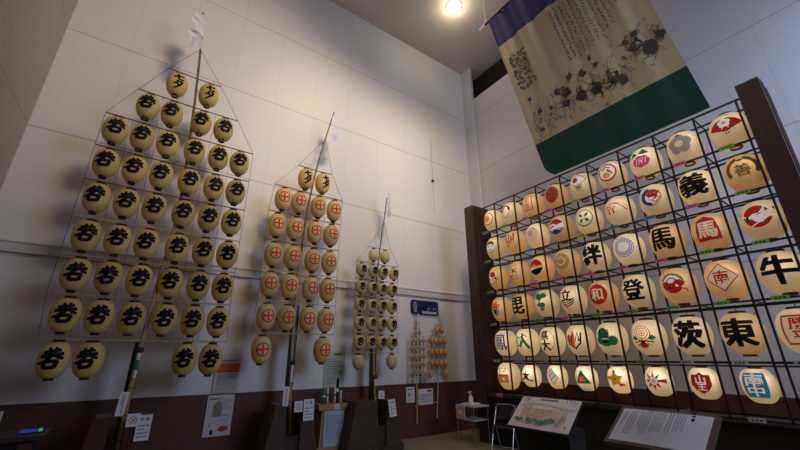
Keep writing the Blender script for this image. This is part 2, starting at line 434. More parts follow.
# kanto 1: 46 lanterns -------------------------------------------------
Y1 = 6.10; W1, H1 = .304, .398
rz1 = [5.775, 5.21, 4.67, 4.13, 3.60, 3.06, 2.55, 2.05, 1.535]
c1 = [-.83, -.50, -.17, .20, .55, .88]
lay1 = [(-.25, .22), (-.54, -.22, .20, .54)] + [[x + .013 * k - .005 for x in c1] for k in range(6)] + [(-.75, -.43, .60, .92)]
bars1 = [(-.41, .38, 6.05), (-.71, .74, 5.48)] + [(-1.0, 1.07, z + .255) for z in rz1[2:8]] + [(-.95, 1.10, 1.775)]
kp = kanto_pole('kanto_pole', 'tallest bamboo festival pole, leaning up the left wall with nine crossbars', Y1,
    [(.08, .42), (.06, 1.2), (.09, 2.3), (.14, 3.2), (.15, 3.9), (.06, 5.4), (-.04, 6.6), (-.14, 7.5)], .027, .014, bars1, (-.05, 6.66),
    {'at': (-.13, 7.46), 'h': .78, 'w': .24, 'inner': [(x, 5.48, 4.93) for x in (-.38, .38)] + [(x, 4.93, 1.77) for x in (-.67, -.33, .38, .72)]}, gside=-.5)
p1 = lantern_meshes(W1, H1, 'kpaper1', ringmat2='lring')
artW = Art()
# brush-written character built of heavy strokes (the 若 written in festival style)
artW.stroke([(-.66, .52), (-.2, .60), (.25, .70), (.62, .74)], 0.31, 'k', 0.27)
artW.stroke([(-.25, .95), (-.18, .40)], 0.28, 'k', 0.23)
artW.stroke([(.25, 1.0), (.22, .45)], 0.28, 'k', 0.20)
artW.stroke([(-.80, .20), (-.3, .24), (.3, .36), (.84, .44)], 0.35, 'k', 0.33)
artW.stroke([(.12, .44), (-.15, .0), (-.55, -.30), (-.92, -.42)], 0.37, 'k', 0.20)
artW.stroke([(.18, .40), (.5, .12), (.86, .02)], 0.35, 'k', 0.27)
artW.stroke([(-.42, -.28), (-.36, -.80)], 0.35, 'k')
artW.stroke([(-.44, -.30), (0, -.20), (.50, -.18)], 0.31, 'k')
artW.stroke([(.46, -.14), (.34, -.74)], 0.35, 'k')
artW.stroke([(-.38, -.76), (.36, -.70)], 0.31, 'k')
em1 = emblem_mesh(artW, W1, H1, .130, dx=-.004, dy=.012)
artT = Art().stroke([(-.62, .52), (0, .68), (.62, .88)], 0.33, 'k', 0.27).stroke([(-.12, 1.15), (-.12, .60), (-.02, .26), (.35, .20), (.62, .34)], 0.33, 'k', 0.27)
artT.stroke([(.02, .02), (-.2, -.35), (-.58, -.62)], 0.33, 'k', 0.17).stroke([(-.12, -.16), (.50, -.10)], 0.29, 'k')
artT.stroke([(.48, -.08), (.30, -.62), (-.12, -1.0), (-.55, -1.18)], 0.34, 'k', 0.17).stroke([(-.18, -.46), (.14, -.66)], 0.31, 'k')
em1t = emblem_mesh(artT, W1, H1, .118, dx=.01, dy=.0)
cord = lambda h, up: MB().tube([(0, 0, h / 2 + .024), (0, 0, h / 2 + up)], .004, 5).box((-.035, -.006, h / 2 + .02), (.035, .006, h / 2 + .032)).mesh('hanging_cord', MT['rope'])
ck1 = cord(H1, .062)
for i, row in enumerate(lay1):
    for j, x in enumerate(row):
        what = 'two stacked characters' if i == 0 else 'black brush character'
        lab = f"cream lantern with {what}, row {NUM[i]} from top, {ORD[j]} from left, tallest pole"
        lantern('paper_lantern', lab, 'lantern', (x, Y1 - .035, rz1[i]), 0, p1, em1t if i == 0 else em1, 'lanterns of the tallest pole', ck1)

# kanto 2: 24 lanterns -------------------------------------------------
Y2 = 6.30; W2, H2 = .296, .405
rz2 = [4.82, 4.29, 3.77, 3.23, 2.71, 2.18, 1.67]
c2 = [1.67, 2.01, 2.39, 2.72]
lay2 = [(2.12, 2.47), (1.73, 2.04, 2.42, 2.75)] + [c2] * 5
lay2[6] = (1.66, 2.69)
bars2 = [(1.95, 2.66, 5.08), (1.55, 2.92, 4.56)] + [(1.50, 2.90, z + .265) for z in rz2[2:6]] + [(1.50, 2.90, 1.935)]
kanto_pole('kanto_pole', 'middle bamboo festival pole, hung with lanterns bearing red crosses in circles', Y2,
    [(2.27, .42), (2.19, 1.2), (2.16, 2.3), (2.18, 3.4), (2.22, 4.2), (2.36, 5.3), (2.62, 6.62)], .023, .012, bars2, (2.47, 5.86),
    {'at': (2.64, 6.50), 'h': .60, 'w': .17, 'inner': [(x, 4.56, 1.93) for x in (1.85, 2.56)]}, gside=1)
p2 = lantern_meshes(W2, H2, 'kpaper2')
artX = Art().ring(0, 0, .86, .13, 'k')
for a in range(4):
    ca, sa = math.cos(a * PI / 2 + .06), math.sin(a * PI / 2 + .06)
    artX.poly([(x * ca - y * sa, x * sa + y * ca) for x, y in ((.0, -.09), (.68, -.16), (.68, .16), (.0, .09))], 'r')
em2 = emblem_mesh(artX, W2, H2, .112, dx=.002, dy=.008)
em2t = emblem_mesh(artT, W2, H2, .118, dx=.0, dy=.0)
ck2 = cord(H2, .06)
for i, row in enumerate(lay2):
    for j, x in enumerate(row):
        what = 'two stacked characters' if i == 0 else 'red cross in black ring'
        lab = f"lantern with {what}, row {NUM[i]} from top, {ORD[j]} from left, middle pole"
        lantern('paper_lantern', lab, 'lantern', (x, Y2 - .035, rz2[i]), 0, p2, em2t if i == 0 else em2, 'lanterns of the middle pole', ck2)

# kanto 3: 24 small lanterns --------------------------------------------
Y3 = 6.40; W3, H3 = .222, .245
rz3 = [3.56, 3.215, 2.87, 2.525, 2.175, 1.825, 1.475]
c3 = [3.465, 3.725, 3.965, 4.215]
lay3 = [(3.75, 4.03)] + [[3.48, 3.74, 3.99, 4.26]] + [c3] * 5
lay3[6] = (3.465, 4.215)
bars3 = [(3.62, 4.17, 3.735), (3.36, 4.38, 3.39)] + [(3.34, 4.34, z + .17) for z in rz3[2:6]] + [(3.34, 4.36, 1.645)]
kanto_pole('kanto_pole', 'third bamboo festival pole from left, with small cream lanterns, in a dark stand', Y3,
    [(3.92, .40), (3.83, 1.2), (3.82, 2.0), (3.83, 2.8), (3.90, 3.6), (4.00, 4.3), (4.10, 5.08)], .018, .010, bars3, (4.0, 4.35),
    {'at': (4.09, 5.10), 'h': .58, 'w': .16}, gside=.6, bar_r=.006)
p3 = lantern_meshes(W3, H3, 'kpaper3', .02, 20)
em3 = emblem_mesh(artW, W3, H3, .082, dx=-.002, dy=.01)
def scribble(cols, rows, seed):
    a = Art(); r = random.Random(seed)
    for c in range(cols):
        for k in range(rows):
            x = (c - (cols - 1) / 2) * .62; y = .8 - k * 1.6 / (rows - 1)
            a.stroke([(x - .14, y + r.uniform(-.05, .1)), (x + .16, y + r.uniform(-.02, .12))], .07, 'k')
            a.stroke([(x + r.uniform(-.08, .08), y + .15), (x + r.uniform(-.12, .08), y - .17)], .07, 'k')
    return a
em3t = emblem_mesh(scribble(1, 3, 3), W3, H3, .085, dx=.0)
em3b = emblem_mesh(scribble(2, 4, 5), W3, H3, .072)
ck3 = cord(H3, .045)
for i, row in enumerate(lay3):
    for j, x in enumerate(row):
        what = 'one small writing column' if i == 0 else 'two small writing columns' if i == 6 else 'black brush character'
        lab = f"small lantern with {what}, row {NUM[i]} from top, {ORD[j]} from left, third pole"
        lantern('paper_lantern', lab, 'lantern', (x, Y3 - .03, rz3[i]), 0, p3, em3t if i == 0 else em3b if i == 6 else em3, 'small lanterns of the third pole', ck3)

# miniature kanto on the wall --------------------------------------------
def mini(label, X0, Ztip, Zbot, rows, W, Hh, paper, art, grp, who, polex):
    Y = 6.74
    t = thing('miniature_kanto_pole', label, 'festival pole', (polex(Zbot), Y, Zbot)); o = Vector(t.location)
    MB().tube([Vector((polex(Zbot + (Ztip - Zbot) * k / 6), Y, Zbot + (Ztip - Zbot) * k / 6)) - o for k in range(7)], .017, 8, r2=.006).build('bamboo_pole', MT['pale_bamboo'], t)
    for z, xs in rows:
        MB().tube([Vector((min(xs) - W * .6, Y - .02, z + Hh * .5 + .035)) - o, Vector((max(xs) + W * .6, Y - .02, z + Hh * .5 + .035)) - o], .004, 5).build('crossbar', MT['bamboo_dark'], t)
    streamer(t, (polex(Ztip) + .02 - o.x, 0, Ztip - o.z + .02), .30, .09, .6)
    MB().box((-.012, .0, .3), (.012, .085, .32)).build('wall_bracket', MT['rail'], t)
    pm = lantern_meshes(W, Hh, paper, .016, 14, n=8)
    em = emblem_mesh(art, W, Hh, W * .26, cuts=4)
    for i, (z, xs) in enumerate(rows):
        for j, x in enumerate(xs):
            lantern('miniature_lantern', f"tiny {who} lantern, row {NUM[i]} from top, {ORD[j]} from left, on wall", 'lantern', (x, Y - .02 - .02, z), 0, pm, em, grp)
mini('miniature festival pole with tiny tan lanterns hung on the wall', 5.1, 2.46, .27,
     [(2.07, (5.07, 5.17))] + [(z, (4.965, 5.065, 5.18, 5.28)) for z in (1.90, 1.735, 1.57, 1.405, 1.25)] + [(1.095, (4.95, 5.28))],
     .078, .10, 'mpaper2', Art().ring(0, 0, .6, .25, 'k'), 'tiny lanterns of the miniature pole', 'tan', lambda z: 5.09 + .02 * (z - .27))
mini('miniature festival pole with tiny orange lanterns hung on the wall, rightmost pole', 5.7, 2.66, .32,
     [(2.15, (5.68, 5.83))] + [(z, (5.50, 5.635, 5.765, 5.90)) for z in (1.905, 1.665, 1.43)] + [(1.21, (5.46, 5.90))],
     .118, .155, 'mpaper', Art().disc(.2, .2, .7, 'o', .8).disc(.75, -.1, .22, 'k', .6), 'tiny orange lanterns', 'orange', lambda z: 5.63 + .09 * (z - .32))

# ------------------------------------------------------------------ pole stands
def stand(label, X, Y, Z, wl, wr, gap, dep, post_top, split=0):
    """two tapering cheeks with a notch between, a socket and a tall dark post behind the bamboo"""
    t = thing('pole_stand', label, 'stand', (X, Y, 0))
    MB().box((-gap / 2 - wl - .16, -.03, 0), (gap / 2 + wr + .16, dep + .03, .10)).build('plinth', MT['wood'], t)
    l = MB().prism([(-gap / 2 - wl - .15, .10), (-gap / 2, .10), (-gap / 2, Z), (-gap / 2 - wl, Z)], 0, dep)
    l.box((-gap / 2 - wl * .75, -.012, Z - .16), (-gap / 2 - wl * .3, 0, Z - .13)); l.build('left_cheek', MT['wood2'], t)
    MB().prism([(gap / 2, .10), (gap / 2 + wr + .13, .10), (gap / 2 + wr, Z), (gap / 2, Z)], 0, dep).build('right_cheek', MT['wood2'], t)
    MB().box((-gap / 2, .04, .10), (gap / 2, dep - .02, Z * .5)).build('socket_block', MT['wood'], t)
    MB().box((-.05, dep * .62, .1), (.05, dep * .62 + .10, post_top)).build('post', MT['wood'], t)
    return t
stand('dark wooden stand holding the tallest lantern pole, bottom left corner', .045, 5.88, .90, .15, .18, .22, .42, 1.75)
stand('dark wooden stand with tall post holding the middle lantern pole', 2.20, 6.02, .88, .16, .17, .24, .50, 2.42)
stand('wide dark wooden stand right of the light wooden box holding the third lantern pole', 3.86, 6.14, .82, .42, .19, .20, .50, 1.72)

def swivel(label, x, y, z, h, green=True):
    t = thing('pole_sheath', label, 'fitting', (x, y, z))
    MB().tube([(0, 0, 0), (0, 0, h)], .022, 10).build('sleeve', MT['white'], t)
    if green: MB().tube([(0, 0, h * .3), (0, 0, h * .7)], .0235, 10).build('green_band', MT['bottle_green'], t)
    MB().lathe([(.03, h), (.045, h + .02), (.045, h + .05), (.03, h + .07)], 12).build('clamp', MT['wood'], t)
    return t
swivel('white and green sleeve strapped to the foot of the tallest pole', .068, 6.045, 1.32, .30)
swivel('white sleeve strapped to the foot of the middle pole', 2.185, 6.25, 1.18, .26, False)
swivel('dark clamp around the foot of the third pole', 3.84, 6.36, 1.05, .12, False)

# ------------------------------------------------------------------ paper signs
def sheet(name, label, cat, c, w, h, items, base='card', rx=0, ry=0, rz=0, facing='-y', th=.006, group=None, back=None):
    """flat sheet centred on c facing -Y; items = Art in half-height units"""
    t = thing(name, label, cat, c, 0, group); t.rotation_euler = (rx, ry, rz)
    mb = MB().box((-w / 2, 0, -h / 2), (w / 2, th, h / 2)); mb.build('sheet', MT[base] if isinstance(base, str) else base, t)
    if items:
        me = items.mesh('printing', lambda u, v, o: (u, -o, v), 1, PRN, 0, .0008); link('printing', me, t)
    return t
PRN = {'k': MT['ink'], 'g': MT['greyink'], 'o': MT['orange'], 't': MT['tan_print'], 'r': MT['red_print'], 'w': MT['white'], 'n': MT['navy'], 'G': MT['map_green'], 'l': MT['map_line'], 'y': MT['map_grey'],
       's': MT['pink_print']}
def lines(a, x0, x1, y0, y1, n, c='g', th=.4, seed=1, vertical=False):
    r = random.Random(seed)
    for k in range(n):
        if vertical:
            x = x0 + (x1 - x0) * (k + .5) / n; w = (x1 - x0) / n * th; y = y1
            while y > y0 + .01:
                L = r.uniform(.6, 1.4) * w * 1.5; a.rect(x - w / 2, max(y0, y - L), x + w / 2, y, c); y -= L + w * .5
                if r.random() < .015: break
        else:
            y = y0 + (y1 - y0) * (k + .5) / n; h = (y1 - y0) / n * th; x = x0; xe = x1 if r.random() < .7 else x0 + (x1 - x0) * r.uniform(.5, .9)
            while x < xe - .005:
                L = r.uniform(.8, 3) * h * 2; a.rect(x, y - h / 2, min(xe, x + L), y + h / 2, c); x += L + h * .6
    return a
a = Art(); lines(a, -.13, .13, .20, .23, 1, 'g', .7); a.rect(-.17, .04, .17, .18, 'o'); lines(a, -.15, .15, -.23, .02, 9, 'g', .4, 3)
sheet('wall_poster', 'white poster with orange block behind a lantern, above brown wainscot', 'poster', (1.325, 6.825, 1.29), .38, .50, a)
a = Art(); a.poly([(-.10, -.02), (-.10, .14), (-.05, .2), (0, .2), (.03, .14), (.03, -.02)], 't'); a.disc(.08, -.19, .075, 'r', .04)
lines(a, .03, .16, .08, .24, 5, 'g', .25, 5); lines(a, .04, .16, -.10, .03, 2, 'g', .2, 6); lines(a, -.17, -.02, .22, .25, 1, 'k', .5, 7); a.disc(-.08, -.23, .02, 'k', .035); a.disc(-.12, -.13, .015, 'o')
sheet('wall_poster', 'white paper with tan drawing and red oval on brown wainscot', 'poster', (1.285, 6.805, .715), .39, .575, a)
a = Art(); a.rect(-.17, .24, -.12, .30, 'k'); lines(a, -.03, .12, .25, .28, 1, 'k', .8); lines(a, -.17, .17, -.27, .2, 11, 'g', .3, 8)
sheet('wall_notice', 'pale green notice sheet on white wall above the light wooden box', 'notice', (3.22, 6.83, 1.345), .42, .63, a, 'notice_green')
a = Art(); lines(a, -.08, .08, .08, .12, 1, 'k', .5, 9); a.disc(-.03, 0, .04, 't'); lines(a, -.08, .08, -.12, -.05, 3, 'g', .3, 9)
sheet('wall_notice', 'small white sheet on wainscot left of the tan miniature pole', 'notice', (4.975, 6.80, .81), .22, .30, a, 'white')
a = Art(); a.rect(.04, .09, .17, .13, 'r'); a.rect(.045, .1, .09, .12, 'k'); lines(a, -.17, .17, -.12, .07, 7, 'g', .3, 10)
sheet('wall_notice', 'white sheet with red heading on wainscot between the miniature poles', 'notice', (5.385, 6.80, .75), .40, .31, a, 'white')
a = Art(); lines(a, -.05, .05, -.10, .10, 6, 'g', .3, 12)
sheet('wall_notice', 'narrow pale sheet on white wall just above the red-headed sheet', 'notice', (5.33, 6.83, 1.06), .17, .26, a, 'card')
# navy sign
t = thing('wall_sign', 'navy wall sign with white lettering above the miniature poles', 'sign', (5.44, 6.80, 2.645))
MB().prism([(-.36, -.16), (-.40, -.12), (-.40, .12), (-.36, .16), (.36, .16), (.40, .12), (.40, -.12), (.36, -.16)], 0, .05).build('sign_panel', MT['navy'], t)
a = Art(); xs = -.13
for n, ch in enumerate('ミニ竿燈'): a.text(ch, -.10 + n * .105, .085, .088, 'w', .02)
for n, ch in enumerate('体験コーナー'):
    if ch == 'ー': a.rect(-.17 + n * .088 - .03, -.028, -.17 + n * .088 + .03, -.012, 'w')
    else: a.text(ch, -.17 + n * .088, -.02, .078, 'w', .02)
a.rect(-.10, -.135, .33, -.09, 'w'); lines(a, -.08, .31, -.125, -.10, 1, 'g', .8, 3)
a.disc(-.30, 0, .055, 'g', .09); a.rect(-.33, .09, -.27, .105, 'w'); a.rect(-.33, -.105, -.27, -.09, 'w')
link('lettering', a.mesh('lettering', lambda u, v, o: (u, -o, v), 1, PRN, 0, .001), t)

def card(label, x, y, z, w, h, seed, rx=-.08, ry=0, dia=False, head=None):
    a = Art()
    if head: a.text(head[0], -w * .18, h * .33, w * .27, 'k', .03); a.text(head[1], w * .18, h * .33, w * .27, 'k', .03); lines(a, -w * .38, w * .38, -h * .42, h * .15, 4, 'g', .35, seed)
    elif dia: a.ring(0, 0, w * .3, w * .06, 'g'); a.stroke([(-w * .2, w * .2), (w * .2, -w * .2)], w * .05, 'r'); a.stroke([(-w * .15, -w * .15), (w * .2, w * .15)], w * .06, 'k')
    else: lines(a, -w * .25, w * .25, -h * .42, h * .42, 2, 'k', .4, seed, True)
    return sheet('paper_sign', label, 'sign', (x, y, z), w, h, a, 'white', rx, ry)
card('narrow vertical sign on left side of the tallest pole stand', .01, 5.85, 1.04, .085, .26, 1, ry=.05)
card('small square sign with round mark in the notch of the tallest pole stand', .155, 5.85, .855, .13, .14, 2, dia=True)
card('white card on right cheek of the tallest pole stand', .275, 5.85, .765, .15, .28, 3, head='中若')
card('narrow vertical sign on left cheek of the middle pole stand', 2.04, 5.99, 1.0, .09, .27, 4, ry=.03)
card('small square sign with crossed-out mark beside the middle pole foot', 2.25, 5.99, .845, .13, .15, 5, dia=True)
card('white card on right cheek of the middle pole stand', 2.42, 5.99, .79, .17, .30, 6, head='小若')
card('small tilted white sign beside the third pole foot', 3.82, 6.10, .92, .12, .13, 7, ry=.06, dia=True)
card('white card on right cheek of the third pole stand', 4.055, 6.10, .69, .15, .28, 8, ry=-.1, head='幼若')

# ------------------------------------------------------------------ light wood box with flags
t = thing('display_box', 'light wooden box with frosted front sheet between two pole stands', 'box', (3.08, 6.47, 0))
MB().prism([(-.24, .14), (.24, .14), (.22, .70), (-.22, .70)], .02, .30).build('body', MT['lightwood'], t)
MB().box((-.30, -.03, .70), (.29, .33, .79)).build('lid', MT['lightwood'], t)
MB().box((-.29, -.03, 0), (.29, .33, .14)).build('foot', MT['lightwood'], t)
a = Art(); lines(a, -.14, .14, -.20, .22, 11, 'g', .2, 22)
fr = MB().box((-.18, 0, .14), (.20, .012, .70)).build('front_sheet', MT['acrylic'], t)
link('printing', a.mesh('printing', lambda u, v, o: (u, -o, v + .40), 1, PRN, 0, .001), fr)
a = Art(); a.ring(0, 0, .022, .006, 'r'); a.rect(-.012, -.012, .012, -.004, 'g')
lb = MB().box((-.01, -.037, .705), (.085, -.03, .79)).build('price_tag', MT['white'], t)
link('printing', a.mesh('printing', lambda u, v, o: (u + .037, -.037 - o, v + .747), 1, PRN, 0, .001), lb)
for k, (dx, dy, h, r, m, nm, lab) in enumerate([(-.17, .10, .24, .035, 'bottle_green', 'rolled_tube', 'green roll standing at left on the light wooden box'),
        (-.09, .12, .26, .022, 'white', 'rolled_tube', 'pale thin roll beside the green roll on the wooden box'),
        (.10, .12, .40, .024, 'ink', 'rolled_tube', 'tall black roll standing on the light wooden box'),
        (.045, .10, .26, .02, 'white', 'rolled_tube', 'white roll left of the tall black roll'),
        (.16, .10, .20, .02, 'card', 'rolled_tube', 'short grey roll at the right end of the wooden box')]):
    q = thing(nm, lab, 'roll', (3.08 + dx, 6.47 + dy, .79))
    MB().lathe([(0, 0), (r, 0), (r, h * .92), (r * .7, h), (0, h)], 12).build('tube', MT[m], q)
    MB().lathe([(r * 1.05, h * .45), (r * 1.05, h * .58)], 12).build('band', MT['white' if m != 'white' else 'bottle_green'], q)

# ------------------------------------------------------------------ bottom left: screen on a dark counter
t = thing('counter', 'dark counter in the bottom left corner in front of the wainscot', 'counter', (-.80, 5.1, 0))
MB().box((-.55, 0, 0), (.22, .42, .84)).build('body', MT['blackcloth'], t)
MB().box((-.60, -.03, .84), (.27, .45, .88)).build('top', MT['wood'], t)
MB().box((.10, -.012, .70), (.20, 0, .82)).build('panel', MT['wood2'], t)
t = thing('tablet_screen', 'small glowing blue screen lying on the dark corner counter', 'screen', (-.655, 5.22, .885)); t.rotation_euler = (.42, 0, .02); t.scale = (.72, .5, .7)
MB().box((-.12, 0, 0), (.13, .12, .012)).build('case', MT['black'], t)
MB().box((-.11, .008, .012), (.06, .112, .015)).build('display', MT['screen'], t)
MB().box((.07, .02, .012), (.11, .11, .016)).build('green_lamp', MT['screen_g'], t)
sheet('paper_sign', 'grey card at the left picture edge on the dark counter', 'sign', (-1.02, 5.35, .98), .22, .20, lines(Art(), -.08, .08, -.07, .07, 4, 'g', .3, 30), 'card', -.1)

# ------------------------------------------------------------------ lantern rack
XF, XBK, XM = 5.90, 6.40, 6.15
rack = thing('lantern_rack', 'large black lattice rack with dark wooden ends along the right wall', 'rack', (XF, .45, 0)); O = Vector((XF, .45, 0))
def end_panel(y0, y1):
    m = MB().box((0, y0 - .45, 0), (.56, y1 - .45, 4.92))
    for x in (.10, .20, .38):   # vertical boards on the inner face
        m.box((x, y0 - .458, .9), (x + .008, y0 - .449, 4.92))
    return m
end_panel(5.51, 5.78).build('end_panel', MT['rackwood'], rack)
end_panel(.45, .68).build('end_panel', MT['rackwood'], rack)
zr = [4.72, 4.12, 3.47, 2.82, 2.165, 1.475, .87]
YA, YZ = .68, 5.51
for z in zr:
    for x in (XF, XBK):
        MB().box((x - .011 - XF, YA - .45, z - .011), (x + .011 - XF, YZ - .45, z + .011)).build('rail', MT['black'], rack)
for z in zr[:6]:
    MB().box((XM - .012 - XF, YA - .45, z - .05), (XM + .012 - XF, YZ - .45, z - .03)).build('hanging_rail', MT['black'], rack)
yu = [5.42 - .262 + .262 - .5242 * k for k in range(10)]
yu = [5.385 - .524 * k for k in range(1, 9)]
for y in yu + [5.47, .72]:
    for x in (XF, XBK):
        MB().box((x - .011 - XF, y - .011 - .45, .85), (x + .011 - XF, y + .011 - .45, 4.73)).build('upright', MT['black'], rack)
for y in yu:
    for z in zr[:6]:
        MB().box((.011, y - .008 - .45, z - .008), (.489, y + .008 - .45, z + .008)).build('depth_bar', MT['black'], rack)
MB().box((.04, YA - .45, 0), (.50, YZ - .45, .83)).build('base_cabinet', MT['blackcloth'], rack)
MB().box((-.02, YA - .45, .83), (.54, YZ - .45, .856)).build('base_ledge', MT['wood'], rack)

rows_z = [4.44, 3.79, 3.135, 2.48, 1.81, 1.20]
col_y = [5.12 - .527 * j for j in range(9)]
# name cards
TC = [['green', 'green', 'pink', 'pink', 'yellow', 'pink', 'pink', 'pink', 'green'],
      ['green', 'blue', 'blue', 'blue', 'yellow', 'blue', 'blue', 'pink', 'green'],
      ['green', 'pink', 'pink', 'pink', 'pink', 'pink', 'pink', 'green', 'green'],
      ['green', 'green', 'green', 'pink', 'green', 'green', 'green', 'green', 'green'],
      ['white', 'white', 'white', 'white', 'white', 'green', 'white', 'white', 'white'],
      ['pink', None, 'white', 'white', None, None, None, 'white', None]]
for i in range(6):
    for j in range(9):
        if not TC[i][j]: continue
        y = col_y[j] + .05 - .45; z = zr[i + 1] + .002
        q = MB().box((-.026, y - .075, z - .022), (-.012, y + .075, z + .024)).build('name_card', TAG[TC[i][j]], rack)
        if TC[i][j] != 'pink': q['label'] = TC[i][j] + ' name card'
        k = MB()
        for n in (-.035, 0, .035): k.box((-.0275, y + n - .009, z - .009), (-.026, y + n + .009, z + .009))
        k.build('card_writing', MT['ink'], q)

# emblem drawings -------------------------------------------------------
A = Art
def e00(): return A().ring(0, 0, .80, .10, 'r').disc(-.08, 0, .48, 'y').disc(.1, .25, .22, 'y')
def e01(): return A().stroke([(-.6, -.2), (-.55, .4), (-.1, .8), (.35, .6), (.5, .1)], .1, 'k', .26).stroke([(.5, .55), (.6, -.1)], .14, 'r', .05).stroke([(-.6, -.3), (-.3, -.75), (.2, -.6), (.5, -.1)], .05, 'k')
def e02(): return A().frame(-.7, -.9, .7, .9, .09, 'r').text('文', 0, .4, .75, 'r', 0).text('宮', 0, -.4, .75, 'r', 0)
def e03():
    a = A().disc(0, 0, .85, 'r', 1.0)
    for k in range(3): a.stroke([(-.55, .45 - .5 * k), (-.1, .72 - .5 * k), (.4, .62 - .5 * k), (.78, .3 - .45 * k)], .24, 'g', .1)
    a.disc(-.5, -.1, .3, 'r', .6)
    return a
def e04():
    a = A().poly([(-.95, .35), (-.6, .75), (0, .95), (.6, .75), (.95, .35), (0, -.35)], 'w').disc(-.2, .45, .30, 'r')
    a.stroke([(-.95, .35), (-.6, .75), (0, .95), (.6, .75), (.95, .35)], .07, 'k').stroke([(-.95, .35), (0, -.4), (.95, .35)], .06, 'k')
    for k in range(5):
        an = PI / 2 + k * 2 * PI / 5; a.ring(.05 + .2 * math.cos(an), -.45 + .2 * math.sin(an), .15, .05, 'k', n=12)
    return a
def e05(): return A().disc(0, 0, .92, 'w').ring(0, 0, .85, .16, 'r').disc(-.1, -.35, .38, 'y', .3).stroke([(-.4, .3), (0, .6), (.35, .35)], .2, 'r', .1).stroke([(.1, .2), (.5, -.3)], .2, 'r', .1)
def e06():
    a = A().poly([(-.9, .3), (-.6, .9), (-.1, .5)], 'g').poly([(-.1, .55), (.4, 1.0), (.85, .45), (.3, .4)], 'g')
    for k in range(7): an = k * .9; a.disc(.05 + .42 * math.cos(an), -.25 + .32 * math.sin(an), .32, 'p', .26)
    for k in range(4): a.stroke([(-.4 + .25 * k, -.5), (-.3 + .25 * k, -.1), (-.1 + .2 * k, .05)], .05, 'w')
    return a
def e07():
    a = A()
    for k in range(5):
        an = PI / 2 + k * 2 * PI / 5; a.disc(.5 * math.cos(an), .5 * math.sin(an), .44, 's')
    a.disc(0, 0, .3, 'c').stroke([(-.15, .75), (0, .9), (.2, .75)], .06, 'k').stroke([(0, .9), (0, .65)], .05, 'k')
    return a
def e08():
    o = (0, -.55); a = A(); pts = []
    for k in range(11):
        an = PI * (.15 + .70 * k / 10); pts.append((o[0] + 1.3 * math.cos(an), o[1] + 1.25 * math.sin(an)))
    for k in range(11):
        an = PI * (.85 - .70 * k / 10); pts.append((o[0] + .35 * math.cos(an), o[1] + .35 * math.sin(an)))
    a.poly(pts, 'r')
    for k in range(5):
        an = PI / 2 + k * 2 * PI / 5; a.disc(.24 * math.cos(an), .28 + .24 * math.sin(an), .19, 'w', n=12)
    a.ring(0, .28, .12, .04, 'r', n=12).stroke([(-.25, -.35), (0, -.5), (.25, -.35)], .08, 'k').stroke([(-.15, -.62), (.1, -.7), (.2, -.55)], .07, 'k').ring(0, -.25, .2, .06, 'w', n=12, a0=0, a1=PI)
    return a.stroke([(-.55, .92), (0, 1.08), (.5, .92)], .05, 'k')
def e10(): return A().disc(0, .3, .62, 'k', .45, a0=0, a1=PI).disc(.2, .35, .3, 'r', .3).disc(0, -.15, .6, 'w', .5).stroke([(-.4, .0), (-.15, .05)], .1, 'k').stroke([(.15, .05), (.4, 0)], .1, 'k').stroke([(-.3, -.35), (0, -.5), (.3, -.35)], .08, 'k').ring(0, -.15, .62, .05, 'k')
def e11():
    a = A()
    for k in range(5): a.stroke([(-.75 + .35 * k, .9 - .3 * (k % 2)), (-.6 + .3 * k, .2), (-.35 + .22 * k, -.9 + .15 * k)], .22, 'r', .1)
    return a.stroke([(-.6, .1), (0, -.2), (.6, .2)], .12, 'r')
def e12(): return A().disc(.0, 0, .85, 'c').disc(-.15, .1, .35, 'w').ring(-.15, .1, .28, .1, 'r').disc(-.15, .1, .12, 'k').stroke([(.2, .7), (.6, .4)], .1, 's')
def e13(): return A().disc(0, 0, .9, 'w').disc(0, 0, .88, 'r', a0=.1, a1=PI + .1).disc(0, 0, .88, 'b', a0=PI + .25, a1=2 * PI - .35).stroke([(-.85, .12), (-.3, .3), (.2, .02), (.85, .2)], .2, 'w').stroke([(-.6, -.4), (0, -.25), (.6, -.5)], .08, 'w')
def e14():
    a = A().ring(0, 0, .85, .11, 'g')
    for k in range(4):
        an = PI / 4 + k * PI / 2; c, s = math.cos(an), math.sin(an)
        a.poly([(x * c - y * s, x * s + y * c) for x, y in ((.08, 0), (.4, -.17), (.72, 0), (.4, .17))], 'g')
    return a
def e15(): return A().stroke([(-.9, .3), (-.2, .55), (.3, .35), (1.0, -.35)], .10, 'r').stroke([(-.2, .55), (.4, .5), (1.05, .0)], .05, 'r').ring(-.65, .1, .22, .07, 'r', .14).ring(-.2, .1, .22, .07, 'r', .14).stroke([(-.55, -.05), (-.7, -.5)], .1, 'r', .2).stroke([(-.25, -.05), (-.15, -.5)], .1, 'r', .2).stroke([(-.8, .95), (0, 1.05), (.8, .9)], .05, 'd')
def e16():
    a = A().disc(0, 0, .82, 'b', a0=PI * .5, a1=PI * 1.5).disc(.05, -.05, .5, 'w').disc(.2, .3, .5, 'r', .38)
    for k in range(5): a.stroke([(.0 + .06 * k, -.3), (.35 + .1 * k, -.55 + .22 * k), (.75, -.1 + .16 * k)][:3], .11, 'r' if k % 2 == 0 else 'w')
    return a.ring(0, 0, .8, .06, 'r', a0=-PI / 2, a1=.3)
def e17(): return A().text('義', 0, 0, 1.9, 'k', .05, 1.1)
def e18(): return A().ring(0, 0, .92, .30, 'd', a0=-.5, a1=PI * .42).ring(0, 0, .92, .30, 'd', a0=PI * .58, a1=PI + .5).text('善', 0, -.1, .95, 'd', .03).disc(0, .75, .2, 'd', .12)
